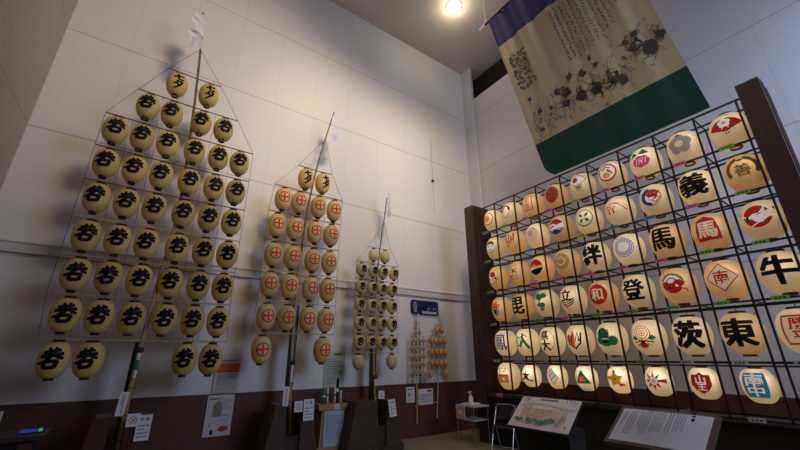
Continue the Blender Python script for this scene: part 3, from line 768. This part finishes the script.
def e20(): return A().ring(0, 0, .8, .08, 's').disc(0, .25, .42, 'r', .36).poly([(-.7, -.2), (-.2, .0), (.0, -.75), (-.5, -.7)], 'w').stroke([(-.7, -.15), (-.2, -.5), (.1, -.15)], .12, 'r').stroke([(.2, .4), (.6, -.5)], .16, 'r', .05).disc(.4, -.3, .18, 'k', .1)
def e21():
    a = A()
    for k in range(5): a.stroke([(-.7, .8 - .4 * k), (.6, .75 - .4 * k)], .09, 'a')
    for x in (-.6, -.1, .4): a.stroke([(x, .95), (x + .05, -.9)], .08, 'a')
    return a.disc(.1, .1, .2, 'd').disc(-.3, -.5, .15, 'd')
def e22(): return A().disc(0, 0, .9, 'c').disc(0, 0, .88, 'r', a0=.05, a1=PI).disc(0, 0, .88, 'k', a0=PI + .35, a1=2 * PI - .15).stroke([(-.8, -.1), (-.1, .22), (.2, .0), (.85, .05)], .18, 'y')
def e23(): return A().disc(0, 0, .88, 'a').stroke([(-.4, .3), (.1, .45), (.45, .1), (.3, -.35), (-.2, -.4), (-.4, -.1)], .13, 'c')
def e24(): return A().text('絆', 0, 0, 2.0, 'k', .055)
def e25():
    a = A().disc(0, 0, .98, 'w')
    for r in (.88, .72, .56): a.ring(0, 0, r, .07, 'v')
    for k in range(18): an = k * PI / 9; a.stroke([(.45 * math.cos(an), .45 * math.sin(an)), (.93 * math.cos(an + .2), .93 * math.sin(an + .2))], .045, 'v')
    return a.disc(.12, .05, .40, 'w')
def e26(): return A().text('馬', 0, 0, 1.95, 'k', .05)
def e27(): return A().poly([(-.85, -.95), (.95, -.95), (.68, .75), (.05, 1.02), (-.58, .75)], 'r').text('馬', 0, -.1, 1.3, 'c', .05)
def e28():
    a = A().disc(0, .05, .82, 'r').poly([(-.55, -.05), (-.2, .25), (.15, .25), (.55, .75), (.5, .3), (1.0, .55), (.75, .1), (1.1, -.1), (.6, -.15), (.2, -.45), (-.15, -.35), (-.3, -.1)], 'w')
    a.stroke([(-.3, .05), (-.65, .1), (-.95, .35)], .14, 'w', .05).stroke([(-.95, .36), (-1.12, .48)], .06, 'k')
    return a.poly([(.95, .55), (1.15, .6), (1.05, .3)], 'k').poly([(-.6, .15), (-.45, .2), (-.5, -.25), (-.62, -.2)], 'k').stroke([(.0, .1), (.3, .25)], .05, 'k').stroke([(.1, -.4), (-.45, -.62)], .07, 'w')
def e30(): return A().poly([(-.85, .0), (-.55, .45), (-.6, .9), (-.1, .55), (.1, 1.0), (.35, .4), (.7, .5), (.45, .0), (.1, -.2), (-.4, -.2)], 'o').disc(-.05, -.4, .5, 'k').ring(-.05, -.4, .33, .06, 'w').disc(-.25, -.2, .08, 'r')
def e31(): return A().text('毘', 0, 0, 1.9, 'k', .045)
def e32(): return A().disc(-.35, .65, .42, 'g', .36).disc(.35, .65, .42, 'g', .3).disc(-.05, .45, .3, 'g').stroke([(0, .4), (-.15, -.2)], .14, 'g').disc(-.05, -.3, .36, 'g', .2).disc(.25, -.35, .28, 'g').stroke([(0, -.4), (.05, -1.0)], .14, 'g').disc(.15, -.78, .24, 'g', .12)
def e33():
    a = A().text('立', -.05, .35, 1.15, 'k', .045)
    for k in range(3): a.stroke([(-.8 + .1 * k, -.2 - .2 * k), (-.2, -.42 - .2 * k), (.3, -.3 - .2 * k), (.75, .0 - .2 * k)], .10, 'k')
    return a
def e34(): return A().disc(0, 0, .96, 'r').text('和', 0, 0, 1.15, 'c', .03)
def e35(): return A().text('登', 0, 0, 1.9, 'k', .04)
def e36():
    a = A().disc(0, 0, .75, 'w').disc(0, -.35, .6, 'r', .42).disc(-.5, -.1, .32, 'r').disc(.45, .0, .36, 'r', .3).ring(.0, .0, .78, .14, 'g', a0=.2, a1=2.3)
    for k in range(7): an = .1 + k * .42; a.star(.8 * math.cos(an), .8 * math.sin(an), .17, .06, 4, 'g' if k % 2 else 'r')
    return a.ring(0, 0, .7, .09, 'r', a0=2, a1=5.5).stroke([(.5, -.4), (.9, -.5), (.95, -.75)], .09, 'r').ring(0, .1, .35, .1, 'r', a0=0, a1=4).disc(-.2, -.3, .12, 'k').disc(.3, -.2, .1, 'w')
def e37():
    a = A()
    for r_, c in ((1.08, 'r'), (.97, 'c')): a.poly([(0, r_), (r_, 0), (0, -r_), (-r_, 0)], c)
    return a.text('南', 0, 0, .98, 'r', .02)
def e38(): return A().text('牛', 0, 0, 2.0, 'k', .06)
def e40(): return A().text('鳳', 0, 0, 1.9, 'b', .01)
def e41(): return A().ring(-.45, .0, .42, .12, 'g', .5).stroke([(-.45, .5), (-.45, -.55)], .12, 'g').stroke([(-.75, .3), (-.75, -.3)], .1, 'g').stroke([(.2, .85), (.25, .2), (-.1, -.6)], .22, 'g').stroke([(.1, .6), (.5, -.2), (.95, -.75)], .30, 'g').stroke([(.1, .8), (.75, .5)], .1, 'g')
def e42(): return A().ring(.15, 0, .75, .05, 'r', .95, a0=-1.2, a1=1.9).text('県', -.15, .5, .95, 'k', .04).text('大', -.1, -.5, 1.05, 'k', .05)
def e43(): return A().poly([(-.7, .1), (-.55, .5), (-.3, .3), (-.1, .95), (.1, .3), (.0, -.8), (-.4, -.6)], 'o').stroke([(-.65, .4), (-.6, -.4), (.0, -.9), (.55, -.4), (.7, .6)], .16, 'k').stroke([(-.35, -.3), (-.1, .5), (.1, -.2), (.4, .7), (.45, -.2)], .14, 'k').stroke([(-.8, .3), (-.8, -.2)], .12, 'r')
def e44(): return A().disc(-.25, .35, .55, 'g').disc(.0, -.3, .62, 'g', .45).disc(.6, -.25, .42, 'g').disc(-.6, -.2, .35, 'g').rect(-.45, .3, .3, .36, 'k').frame(-.5, .1, .35, .7, .05, 'k').disc(0, -.35, .3, 'k', .1).stroke([(-.3, -.1), (.3, -.1)], .06, 'w')
def e45():
    a = A().ring(0, .25, .6, .06, 'r').ring(0, .25, .42, .06, 'r').ring(0, .25, .22, .06, 'r').disc(0, .25, .07, 'k').disc(.0, -.75, .35, 'r', .2)
    for s_ in (-1, 1): a.poly([(s_ * .35, -.2), (s_ * .7, .1), (s_ * 1.0, -.15), (s_ * .65, -.35)], 'g').stroke([(s_ * .2, -.4), (s_ * .8, -.5)], .09, 'k').stroke([(s_ * .3, -.6), (s_ * .7, -.8)], .06, 'r')
    return a.star(-.05, -.5, .4, .15, 6, 'r').star(0, -.5, .2, .1, 5, 'k')
def e46(): return A().text('茨', 0, 0, 2.05, 'k', .065)
def e47(): return A().text('東', 0, 0, 1.95, 'k', .055, 1.15)
def e48(): return A().rect(-.95, -.95, .95, .95, 'r').rect(-.83, -.83, .83, .83, 'c').frame(-.95, -.95, .95, .95, .12, 'r').text('勝', 0, .4, .8, 'r', .03, 1.2).text('平', 0, -.42, .72, 'r', .03, 1.2)
def e50(): return A().disc(-.45, .7, .12, 'r', .07).disc(.0, .75, .1, 'k', .06).disc(.45, .7, .12, 'r', .07).disc(-.25, .45, .1, 'k', .06).disc(.3, .45, .12, 'd', .07).rect(-.7, -.75, .75, .15, 'o').rect(-.1, -.6, .55, -.1, 'y').star(.2, -.35, .2, .1, 5, 'w')
def e51(): return A().star(0, 0, .7, .28, 5, 'k').disc(0, .1, .2, 'r').stroke([(-.9, -.6), (-.2, -.35), (.3, -.55), (.95, -.7)], .16, 'k').disc(-.7, .1, .1, 'r').disc(.5, -.3, .14, 'w')
def e52():
    a = A().poly([(-.75, .35), (-.1, .95), (.75, -.1), (.1, -.85)], 'w')
    for p, q in (((-.75, .35), (-.1, .95)), ((-.1, .95), (.75, -.1)), ((.75, -.1), (.1, -.85)), ((.1, -.85), (-.75, .35)), ((-.5, .0), (.2, .5)), ((-.2, -.4), (.5, .2))): a.stroke([p, q], .07, 'k')
    return a.ring(0, .05, .25, .05, 'a')
def e53(): return A().poly([(-.95, -.65), (.0, .95), (1.0, -.65)], 'g').disc(0, -.2, .42, 'o').disc(0, -.2, .22, 'y').disc(0, -.5, .15, 'r')
def e54():
    a = A().star(0, 0, .95, .5, 5, 'y', PI / 2 + .1)
    for k in (0, 1, 3): an = PI / 2 + .1 + k * 2 * PI / 5; a.disc(.8 * math.cos(an), .8 * math.sin(an), .16, 'r')
    return a.poly([(.4, -.6), (1.0, -.7), (.8, -.4)], 'r').star(0, 0, .2, .08, 5, 'r')
def e55(): return A().star(-.1, 0, 1.0, .4, 8, 'r').disc(-.1, 0, .38, 'w').text('道', -.1, 0, .5, 'r', 0).poly([(.3, -.08), (1.1, -.22), (1.1, .22), (.3, .1)], 'r')
def e56(): return A().poly([(-.85, .7), (-.3, .72), (0, .95), (.3, .72), (.85, .7), (.85, -.2), (.5, -.7), (0, -1.0), (-.5, -.7), (-.85, -.2)], 'r').text('山', 0, .28, .75, 'w', .03, 1.2).text('王', 0, -.38, .62, 'w', .03, 1.2)
def e57(): return A().rect(-.9, -1.0, .9, 1.0, 't').text('南', 0, .42, 1.0, 'w', .03, 1.45).text('中', 0, -.48, .85, 'w', .03, 1.5)
def e58(): return A().disc(0, 0, .6, 'g')
EM = {(0, 0): (e00, 'yellow flower in a thin red ring'), (0, 1): (e01, 'black swirl with red dash'), (0, 2): (e02, 'pink square seal'), (0, 3): (e03, 'green waves on a red oval'),
      (0, 4): (e04, 'white fan with red sun'), (0, 5): (e05, 'red ring around yellow'), (0, 6): (e06, 'magenta peony with green leaves'), (0, 7): (e07, 'silver five-petalled flower'), (0, 8): (e08, 'red fan with white flower'),
      (1, 0): (e10, 'black and red capped face'), (1, 1): (e11, 'red flame strokes'), (1, 2): (e12, 'small red eye ring'), (1, 3): (e13, 'red, white and blue wave circle'), (1, 4): (e14, 'green ring with four leaves'),
      (1, 5): (e15, 'red knotted cords'), (1, 6): (e16, 'navy and red striped circle'), (1, 7): (e17, 'dense black character under silver flower lantern'), (1, 8): (e18, 'dark gold crest between brushed arcs'),
      (2, 0): (e20, 'red and white dancer shape'), (2, 1): (e21, 'gold lattice writing'), (2, 2): (e22, 'red, gold and black circle'), (2, 3): (e23, 'plain gold disc'), (2, 4): (e24, 'black character 絆'),
      (2, 5): (e25, 'purple patterned ring'), (2, 6): (e26, 'black horse character 馬'), (2, 7): (e27, 'red chess-piece plaque with cream character'), (2, 8): (e28, 'white crane on red disc'),
      (3, 0): (e30, 'orange flame over black ball'), (3, 1): (e31, 'black character 毘'), (3, 2): (e32, 'green pine clusters'), (3, 3): (e33, 'black character over wave lines'), (3, 4): (e34, 'red disc with cream character 和'),
      (3, 5): (e35, 'black character 登'), (3, 6): (e36, 'red phoenix circle with green leaves'), (3, 7): (e37, 'red diamond around 南'), (3, 8): (e38, 'black ox character 牛'),
      (4, 0): (e40, 'blue bird character'), (4, 1): (e41, 'green leaf strokes'), (4, 2): (e42, 'black characters 県大'), (4, 3): (e43, 'black and orange flame shield'), (4, 4): (e44, 'green cloud shape'),
      (4, 5): (e45, 'red target circle with leaves'), (4, 6): (e46, 'heavy black character 茨'), (4, 7): (e47, 'black character 東'), (4, 8): (e48, 'red square seal at right picture edge'),
      (5, 0): (e50, 'orange square and small marks'), (5, 1): (e51, 'black star over mountain'), (5, 2): (e52, 'outlined tilted square'), (5, 3): (e53, 'green triangle with orange disc'), (5, 4): (e54, 'yellow star with red tips'),
      (5, 5): (e55, 'red starburst'), (5, 6): (e56, 'red shield with white 山王'), (5, 7): (e57, 'blue plaque with white 南中'), (5, 8): (e58, 'green mark at the bottom right picture edge')}
AMB = {(1, 8), (2, 6), (2, 7), (3, 7), (3, 4), (4, 7), (3, 6), (2, 2), (2, 3), (2, 1), (3, 1), (1, 3), (0, 3), (3, 0), (0, 2), (1, 1), (2, 0)}
WR, HR = .435, .485
rp = {k: lantern_meshes(WR, HR, k, .026, 28, ringmat2='lring_b') for k in ('rpaper', 'rpaper_o')}
WS, HS = .335, .375
rps = {'rpaper': lantern_meshes(WS, HS, 'rpaper', .022, 28)}
RG = [('top row of the rack', 0), ('rack', 1)]
bulbm = bpy.data.lights.new('lantern_bulb', 'POINT'); bulbm.energy = .75; bulbm.color = (1, .86, .66); bulbm.shadow_soft_size = .035
bulbs_low = bpy.data.lights.new('lantern_bulb_low', 'POINT'); bulbs_low.energy = .80; bulbs_low.color = (1, .88, .70); bulbs_low.shadow_soft_size = .035
bulbh = bpy.data.lights.new('lantern_bulb_dim', 'POINT'); bulbh.energy = .62; bulbh.color = (1, .80, .55); bulbh.shadow_soft_size = .035
rname = ['top row', 'second row', 'third row', 'fourth row', 'fifth row', 'bottom row']
for i in range(6):
    for j in range(9):
        small = i == 5 and j != 0
        W, Hh = (WS, HS) if small else (WR, HR)
        key = 'rpaper_o' if (i, j) in AMB else 'rpaper'
        fn, desc = EM[(i, j)]
        lab = f"rack lantern, {rname[i]}, painted with {desc}"
        z = rows_z[i] + (.02 if small else 0)
        em = emblem_mesh(fn(), W, Hh, .168 if not small else .132, dy=.012)
        parts = rps['rpaper'] if small else rp[key]
        ck = MB().tube([(0, 0, Hh / 2 + .02), (0, 0, zr[i] - .045 - z)], .005, 5).mesh('hanging_cord', MT['black'])
        tilt = random.uniform(-.06, .06)
        q = lantern('painted_lantern', lab, 'lantern', (XM, col_y[j], z), -PI / 2 + tilt, parts, em, 'painted lanterns on the black rack', ck, False)
        lo = link('bulb', bulbs_low if i >= 4 else bulbh if key == 'rpaper_o' else bulbm, q); lo.location = (.03, -.105, .06)

# ------------------------------------------------------------------ banner
ban = thing('hanging_banner', 'huge cloth banner with blue top, cream painted middle and green foot', 'banner', (4.90, 2.5, 8.28))
BO = Vector((4.90, 2.5, 8.28))
def bpt(u, v, off=0):
    """u 0..1 left edge to right edge, v 0 (rod) .. 1 (foot)"""
    x = 4.90 + 1.30 * v; z = 8.28 - 3.34 * v
    yl = 3.69; yr = 1.28 - .26 * v
    if v > .93: yl -= .16 * ((v - .93) / .07) ** 2 * 1.0
    y = yl + (yr - yl) * u
    fold = .022 * math.sin(u * 31 + v * 1.5) * (1 - .75 * v) + .012 * math.sin(u * 67 + 1) * (1 - v)
    n = Vector((-.932, 0, -.363))
    return Vector((x, y, z)) + n * (fold + off) - BO
def bstrip(name, v0, v1, m, nu=60, nv=24):
    mb = MB(); vs = [bpt(i / nu, v0 + (v1 - v0) * j / nv) for j in range(nv + 1) for i in range(nu + 1)]
    fs = [(j * (nu + 1) + i, j * (nu + 1) + i + 1, (j + 1) * (nu + 1) + i + 1, (j + 1) * (nu + 1) + i) for j in range(nv) for i in range(nu)]
    return mb.add(vs, fs, 0, True).build(name, m, ban)
bstrip('blue_band', 0, .175, MT['blue_st'], nv=6)
cloth = mat('banner_cream', (.48, .42, .28), .85, .18, 1.2, bump=.0)
bstrip('painted_cloth', .175, .80, cloth)
bstrip('green_band', .80, 1.0, MT['green_st'], nv=10)
MB().tube([Vector((4.90, 3.84, 8.30)) - BO, Vector((4.90, 1.1, 8.30)) - BO], .022, 8).build('rod', MT['black'], ban)
MB().tube([Vector((4.90, 3.95, 8.29)) - BO, Vector((4.90, 3.80, 8.30)) - BO], .026, 8).build('rod_cap', MT['white'], ban)
for y in (3.78, 1.3):
    MB().tube([Vector((4.90, y, 8.30)) - BO, Vector((4.90, y, ZC)) - BO], .006, 5).build('suspension_wire', MT['rail'], ban)
# writing columns and ink figures painted on the cloth
rr = random.Random(11)
wr = Art()
def squig(a, u, v, s, c):
    # one brushed cursive sign: two or three short strokes
    for _ in range(rr.choice((2, 2, 3))):
        x = u + rr.uniform(-s, s) * .5; y = v + rr.uniform(-s, s) * .5; an = rr.uniform(-.5, 1.2)
        a.stroke([(x - s * .5 * math.cos(an), y - s * .5 * math.sin(an)), (x, y + s * .12), (x + s * .5 * math.cos(an), y + s * .4 * math.sin(an))], s * .36, c, s * .16)
for k in range(13):
    u = .475 + k * .036
    v = .205 + .01 * rr.random(); ve = rr.uniform(.47, .52) if k < 10 else .40
    if k < 2: ve = .50
    while v < ve: squig(wr, u, v, .013, 'k'); v += .0165
rd = Art()
for k in range(6):
    u = .06 + k * .026; v = .27 + .008 * rr.random()
    while v < .49: squig(rd, u, v, .022, 'b'); v += .028
fg = Art()
def blob(a, u, v, s, c, asp=1.3):
    n = 11; pts = []
    for k in range(n): an = 2 * PI * k / n; r = s * rr.uniform(.55, 1.2); pts.append((u + r * math.cos(an), v + r * math.sin(an) / asp))
    a.poly(pts, c)
for (u, v, s) in [(.13, .64, .016), (.30, .60, .02), (.36, .62, .03), (.33, .68, .022), (.44, .66, .034), (.50, .56, .022), (.54, .66, .036), (.60, .54, .014), (.66, .63, .036), (.70, .66, .025),
                  (.80, .50, .02), (.84, .56, .03), (.90, .60, .034), (.86, .51, .016), (.97, .57, .024), (.42, .55, .018), (.09, .55, .012), (.22, .66, .012), (.58, .50, .012), (.10, .74, .014)]:
    v += .07 * max(0, min(1, (u - .33) * 2.2)) - (.02 if u > .8 else 0)
    blob(fg, u, v, s * 1.15, 'k'); blob(fg, u + rr.uniform(-.02, .02), v - s * .9, s * .35, 'k')
    for _ in range(5):
        an = rr.uniform(0, 2 * PI); L = s * rr.uniform(1.3, 2.4)
        fg.stroke([(u, v), (u + L * .6 * math.cos(an), v + L * .5 * math.sin(an)), (u + L * math.cos(an + .4), v + L * .8 * math.sin(an + .4))], s * .35, rr.choice('kg'), s * .08)
for k in range(260):
    u = rr.uniform(.04, .98); c_ = .72 - .15 * max(0, u - .45); v = rr.gauss(c_ - .04, .05)
    if .50 < v < .79: fg.stroke([(u, v), (u + rr.uniform(-.012, .012), v + rr.uniform(-.008, .02)), (u + rr.uniform(-.02, .02), v + rr.uniform(.0, .03))], .0022, 'g', .004)
BP = {'k': mat('banner_ink', (.055, .045, .045), .9, .2), 'g': mat('banner_ink_grey', (.14, .12, .10), .9, .2), 'b': mat('banner_ink_brown', (.13, .05, .035), .9, .2)}
def bmap(u, v, o): return bpt(u, v, .006 + o)
link('painted_writing', wr.mesh('painted_writing', bmap, 1, BP, 0, .0005), ban)
q = link('painted_writing', rd.mesh('painted_writing', bmap, 1, BP, 0, .0005), ban); q['label'] = 'brown writing in the left corner'
link('painted_figures', fg.mesh('painted_figures', bmap, 1, BP, 0, .00005), ban)

# ------------------------------------------------------------------ information boards
def scaled(a, k, ky=None):
    ky = ky or k
    a.it = [([(x * k, y * ky) for x, y in vs], fs, c) for vs, fs, c in a.it]; return a
def board(name, label, p_tl, p_tr, p_bl, framec, facec, art, fw, pal, legs):
    """sloping reading board; local u along the top edge, v up the slope"""
    tl, tr, bl = Vector(p_tl), Vector(p_tr), Vector(p_bl)
    ux = (tr - tl); w = ux.length; ux.normalize(); vy = tl - bl; vy -= ux * vy.dot(ux); h = vy.length; vy.normalize(); n = ux.cross(vy)
    c = bl + ux * w / 2 + vy * h / 2
    mt = Matrix((ux, vy, n)).transposed().to_4x4(); mt.translation = c
    base = Vector((c.x + .12, c.y, 0)); t = thing(name, label, 'information board', base)
    ml = Matrix.Translation(-base) @ mt
    MB().box((-w / 2, -h / 2, -.035), (w / 2, h / 2, 0), 0, ml).build('board_frame', framec, t)
    MB().box((-w / 2 + fw, -h / 2 + fw, 0), (w / 2 - fw, h / 2 - fw, .004), 0, ml).build('board_face', facec, t)
    me = art.mesh('printing', lambda u, v, o: ml @ Vector((u, v, .004 + o)), 1, pal, 0, .0008); link('printing', me, t)
    zl = c.z - .06
    yv = Vector((ux.x, ux.y, 0)).normalized(); rm = Matrix((yv, Vector((-yv.y, yv.x, 0)), Vector((0, 0, 1)))).transposed().to_4x4()
    # solid pedestal under the board
    MB().prism([(-legs, 0), (legs, 0), (legs, zl - .10), (-legs, zl - .10)], -.12, .22, 0, 'y', rm).build('pedestal', MT['blackcloth'], t)
    return t, w, h
# map board
a = Art()
a.rect(-.13, .185, .12, .215, 't'); lines(a, -.11, .10, .193, .207, 1, 'k', .7, 40)
a.stroke([(-.36, .09), (-.2, .135), (0, .13), (.2, .10), (.38, .08)], .012, 'y').stroke([(-.36, .075), (-.1, .115), (.15, .09), (.36, .06)], .006, 'y')
r5 = random.Random(5)
for k in range(6): a.stroke([(-.30, .05 - k * .035), (.30, .06 - k * .035)], .007, 's')
for k in range(13): a.stroke([(-.30 + k * .05, .07), (-.29 + k * .05, -.12)], .007, 's')
for k in range(60): x, y = r5.uniform(-.3, .3), r5.uniform(-.12, .07); a.rect(x, y, x + r5.uniform(.01, .03), y + .009, r5.choice('lslst'))
a.stroke([(-.20, .10), (-.17, -.14)], .010, 'l'); a.stroke([(.27, -.02), (.25, -.2)], .012, 't')
for x, y, s in [(-.30, -.135, .035), (-.24, -.14, .03), (-.13, -.14, .045), (-.05, -.135, .035), (.0, -.15, .03), (.05, -.15, .04), (.10, -.12, .03), (.15, -.105, .035), (.19, -.115, .025)]: a.disc(x, y, s, 'G', s * .7, 12)
for k in range(16):
    x = r5.choice([r5.uniform(-.36, -.2), r5.uniform(.2, .38)]); y = .17 + r5.uniform(0, .03); a.rect(x, y - .02, x + .008, y + .01, r5.choice('kg'))
for k in range(10): x, y = r5.uniform(.15, .38), r5.uniform(-.21, -.18); a.rect(x, y, x + .012, y + .016, r5.choice('kr'))
for k in range(6): a.rect(-.40, -.12 + k * .03, -.385, -.105 + k * .03, 'g')
board('map_board', 'sloping cream map board with green trees, in front of the rack beside the chair', (4.6, 3.565, 1.035), (4.6, 2.70, 1.04), (4.2, 3.61, .715), MT['black'], MT['map_cream'], scaled(a, 1.06, 1.08), .006, PRN, .30)
# text board
a = Art()
for k, (x0, x1) in enumerate([(-.29, -.255), (-.24, -.17), (-.155, -.05), (-.04, .06), (.075, .12), (.13, .21)]):
    lines(a, x0, x1, -.15 + .02 * (k % 2), .15, max(2, int((x1 - x0) / .018)), 'g', .42, 50 + k, True)
lines(a, .235, .262, -.02, .15, 1, 'k', .8, 77, True)
board('text_board', 'sloping wooden board with a white sheet of small writing, bottom right', (3.62, 1.82, 1.14), (3.62, 1.135, 1.14), (3.22, 1.80, .92), MT['frame_wood'], MT['card'], a, .03, PRN, .26)

# ------------------------------------------------------------------ folding chair
ch = thing('folding_chair', 'black folding chair with chrome legs between side table and map board', 'chair', (5.72, 4.98, 0), -PI / 2 + .35)
ch.scale = (.92, .92, .95)
def tubep(name, pts, r=.011): return MB().tube(smooth_path(pts, 4), r, 8).build(name, MT['metal'], ch)
w = .20
tubep('back_frame', [(-w, -.25, .01), (-w, -.10, .30), (-w, .10, .60), (-w, .15, .70), (-w + .04, .165, .75), (0, .17, .76), (w - .04, .165, .75), (w, .15, .70), (w, .10, .60), (w, -.10, .30), (w, -.25, .01)])
tubep('leg', [(-w + .02, .20, .01), (-w + .02, .05, .30), (-w + .02, -.05, .42)])
tubep('leg', [(w - .02, .20, .01), (w - .02, .05, .30), (w - .02, -.05, .42)])
tubep('foot_bar', [(-w, -.25, .015), (0, -.25, .015), (w, -.25, .015)])
tubep('foot_bar', [(-w + .02, .20, .015), (0, .20, .015), (w - .02, .20, .015)])
MB().prism([(-.22, .40), (-.20, .385), (.16, .395), (.17, .41), (.15, .43), (-.20, .425)], -.185, .185, 0, 'x').build('seat', MT['vinyl'], ch)
MB().prism([(.10, .50), (.125, .50), (.18, .73), (.155, .735)], -.19, .19, 0, 'x').build('backrest', MT['vinyl'], ch)

# ------------------------------------------------------------------ side table
TX, TY = 5.64, 5.68
tb = thing('side_table', 'small two-tier side table with thin metal legs beside the rack end', 'table', (TX, TY, 0))
MB().box((-.21, -.25, .655), (.21, .24, .68)).build('table_top', MT['steel_paint'], tb)
MB().box((-.20, -.23, .42), (.20, .22, .435)).build('shelf', MT['steel_paint'], tb)
for sx in (-1, 1):
    for sy in (-1, 1): MB().tube([(sx * .19, sy * .22, 0), (sx * .19, sy * .22, .655)], .009, 8).build('leg', MT['metal'], tb)
tr = thing('tray', 'pale shallow tray on the side table under the pump bottle', 'tray', (TX, TY + .02, .68))
MB().box((-.13, -.12, 0), (.13, .12, .008)).build('tray_base', MT['white'], tr)
MB().box((-.13, -.12, .008), (-.12, .12, .025)).box((.12, -.12, .008), (.13, .12, .025)).box((-.12, -.12, .008), (.12, -.11, .025)).box((-.12, .11, .008), (.12, .12, .025)).build('tray_rim', MT['white'], tr)
bt = thing('pump_bottle', 'white pump bottle of hand sanitizer standing on the tray', 'bottle', (TX, TY + .02, .688))
MB().lathe([(0, 0), (.042, 0), (.045, .01), (.045, .10), (.035, .13), (.016, .145), (.016, .155), (0, .155)], 16).build('bottle_body', MT['white'], bt)
MB().lathe([(0, .155), (.02, .155), (.02, .175), (.006, .178), (.006, .21), (0, .21)], 12).box((-.055, -.012, .205), (.02, .012, .222)).box((-.06, -.008, .190), (-.048, .008, .207)).build('pump_head', MT['white'], bt)
lf = MB().box((-.222, -.02, .45), (-.214, .22, .66)).build('leaflet', MT['white'], tb); lf['label'] = 'salmon printed leaflet'
link('printing', Art().rect(-.11, -.095, .11, .095, 's').disc(0, 0, .05, 'w', .04).mesh('printing', lambda u, v, o: (-.222 - o, .10 - u, .555 + v), 1, PRN, 0, .001), lf)

# ------------------------------------------------------------------ cable on the wall near the corner
cb = thing('wall_cable', 'thin grey cable with a small clip strung on the wall left of the rack', 'cable', (5.84, 6.83, 6.08))
MB().tube([(0, 0, 0), (0, 0, 1.35)], .006, 5).tube([(0, 0, 0), (.02, 0, -.9)], .004, 5).build('vertical_cable', MT['steel_paint'], cb)
MB().tube([(0, -.01, 0), (1.44, -.30, .70)], .004, 5).build('slanting_wire', MT['steel_paint'], cb)
MB().box((-.03, -.03, -.03), (.03, .015, .03)).build('clip', MT['black'], cb)

# ------------------------------------------------------------------ lights
LD = thing('ceiling_light', 'round glowing lamp on the ceiling above the banner rod', 'light', (5.35, 5.10, ZC))
MB().lathe([(.0, -.02), (.21, -.02), (.23, 0), (.23, .0)], 32).build('rim', MT['rail'], LD)
gm, nt, out = new_mat('lamp_glow'); em_ = nt.nodes.new('ShaderNodeEmission'); em_.inputs[0].default_value = (1, .86, .62, 1); em_.inputs[1].default_value = 22
nt.links.new(em_.outputs[0], out.inputs[0])
MB().lathe([(.0, -.16), (.08, -.15), (.15, -.10), (.18, -.02)], 28).build('lamp_globe', gm, LD)

def spot(loc, target, energy, col, ang, blend=.6, r=.15):
    l = bpy.data.lights.new('spot_lamp', 'SPOT'); l.energy = energy; l.color = col; l.spot_size = math.radians(ang); l.spot_blend = blend; l.shadow_soft_size = r
    o = bpy.data.objects.new('spot_lamp', l); COL.objects.link(o); o.location = loc
    o.rotation_euler = (Vector(target) - Vector(loc)).to_track_quat('-Z', 'Y').to_euler(); return o
WARM = (1, .77, .54)
spot((2.4, -1.0, 10.2), (.4, 6.85, 6.9), 1900, WARM, 50, .9, 1.0)
spot((3.2, -.5, 10.2), (3.2, 6.85, 6.0), 2100, WARM, 44, .8, 1.0)
spot((2.6, 1.5, 10.2), (5.9, 6.85, 5.9), 1400, WARM, 42, .8, .9)
spot((.5, -1.2, 10.2), (6.2, 3.6, 2.9), 600, (1, .88, .76), 46, .9, .3)
gl = bpy.data.lights.new('lamp_light', 'POINT'); gl.energy = 14; gl.color = (1, .84, .62); gl.shadow_soft_size = .12
glo = bpy.data.objects.new('lamp_light', gl); COL.objects.link(glo); glo.location = (5.35, 5.10, 10.2)
def area(loc, target, energy, col, sx, sy):
    l = bpy.data.lights.new('cool_fill', 'AREA'); l.shape = 'RECTANGLE'; l.size = sx; l.size_y = sy; l.energy = energy; l.color = col
    o = bpy.data.objects.new('cool_fill', l); COL.objects.link(o); o.location = loc
    o.rotation_euler = (Vector(target) - Vector(loc)).to_track_quat('-Z', 'Y').to_euler(); return o
area((5.6, -2.6, 5.0), (4.4, 6, 1.6), 210, (.58, .70, 1), 3, 3)  # unseen fill light added for the bluish tone low in the room, no fixture there
wd = bpy.data.worlds.new('world'); scene.world = wd; wd.use_nodes = True
wd.node_tree.nodes['Background'].inputs[0].default_value = (.5, .55, .65, 1); wd.node_tree.nodes['Background'].inputs[1].default_value = .05
scene.view_settings.view_transform = 'Standard'; scene.view_settings.look = 'None'; scene.view_settings.exposure = 0
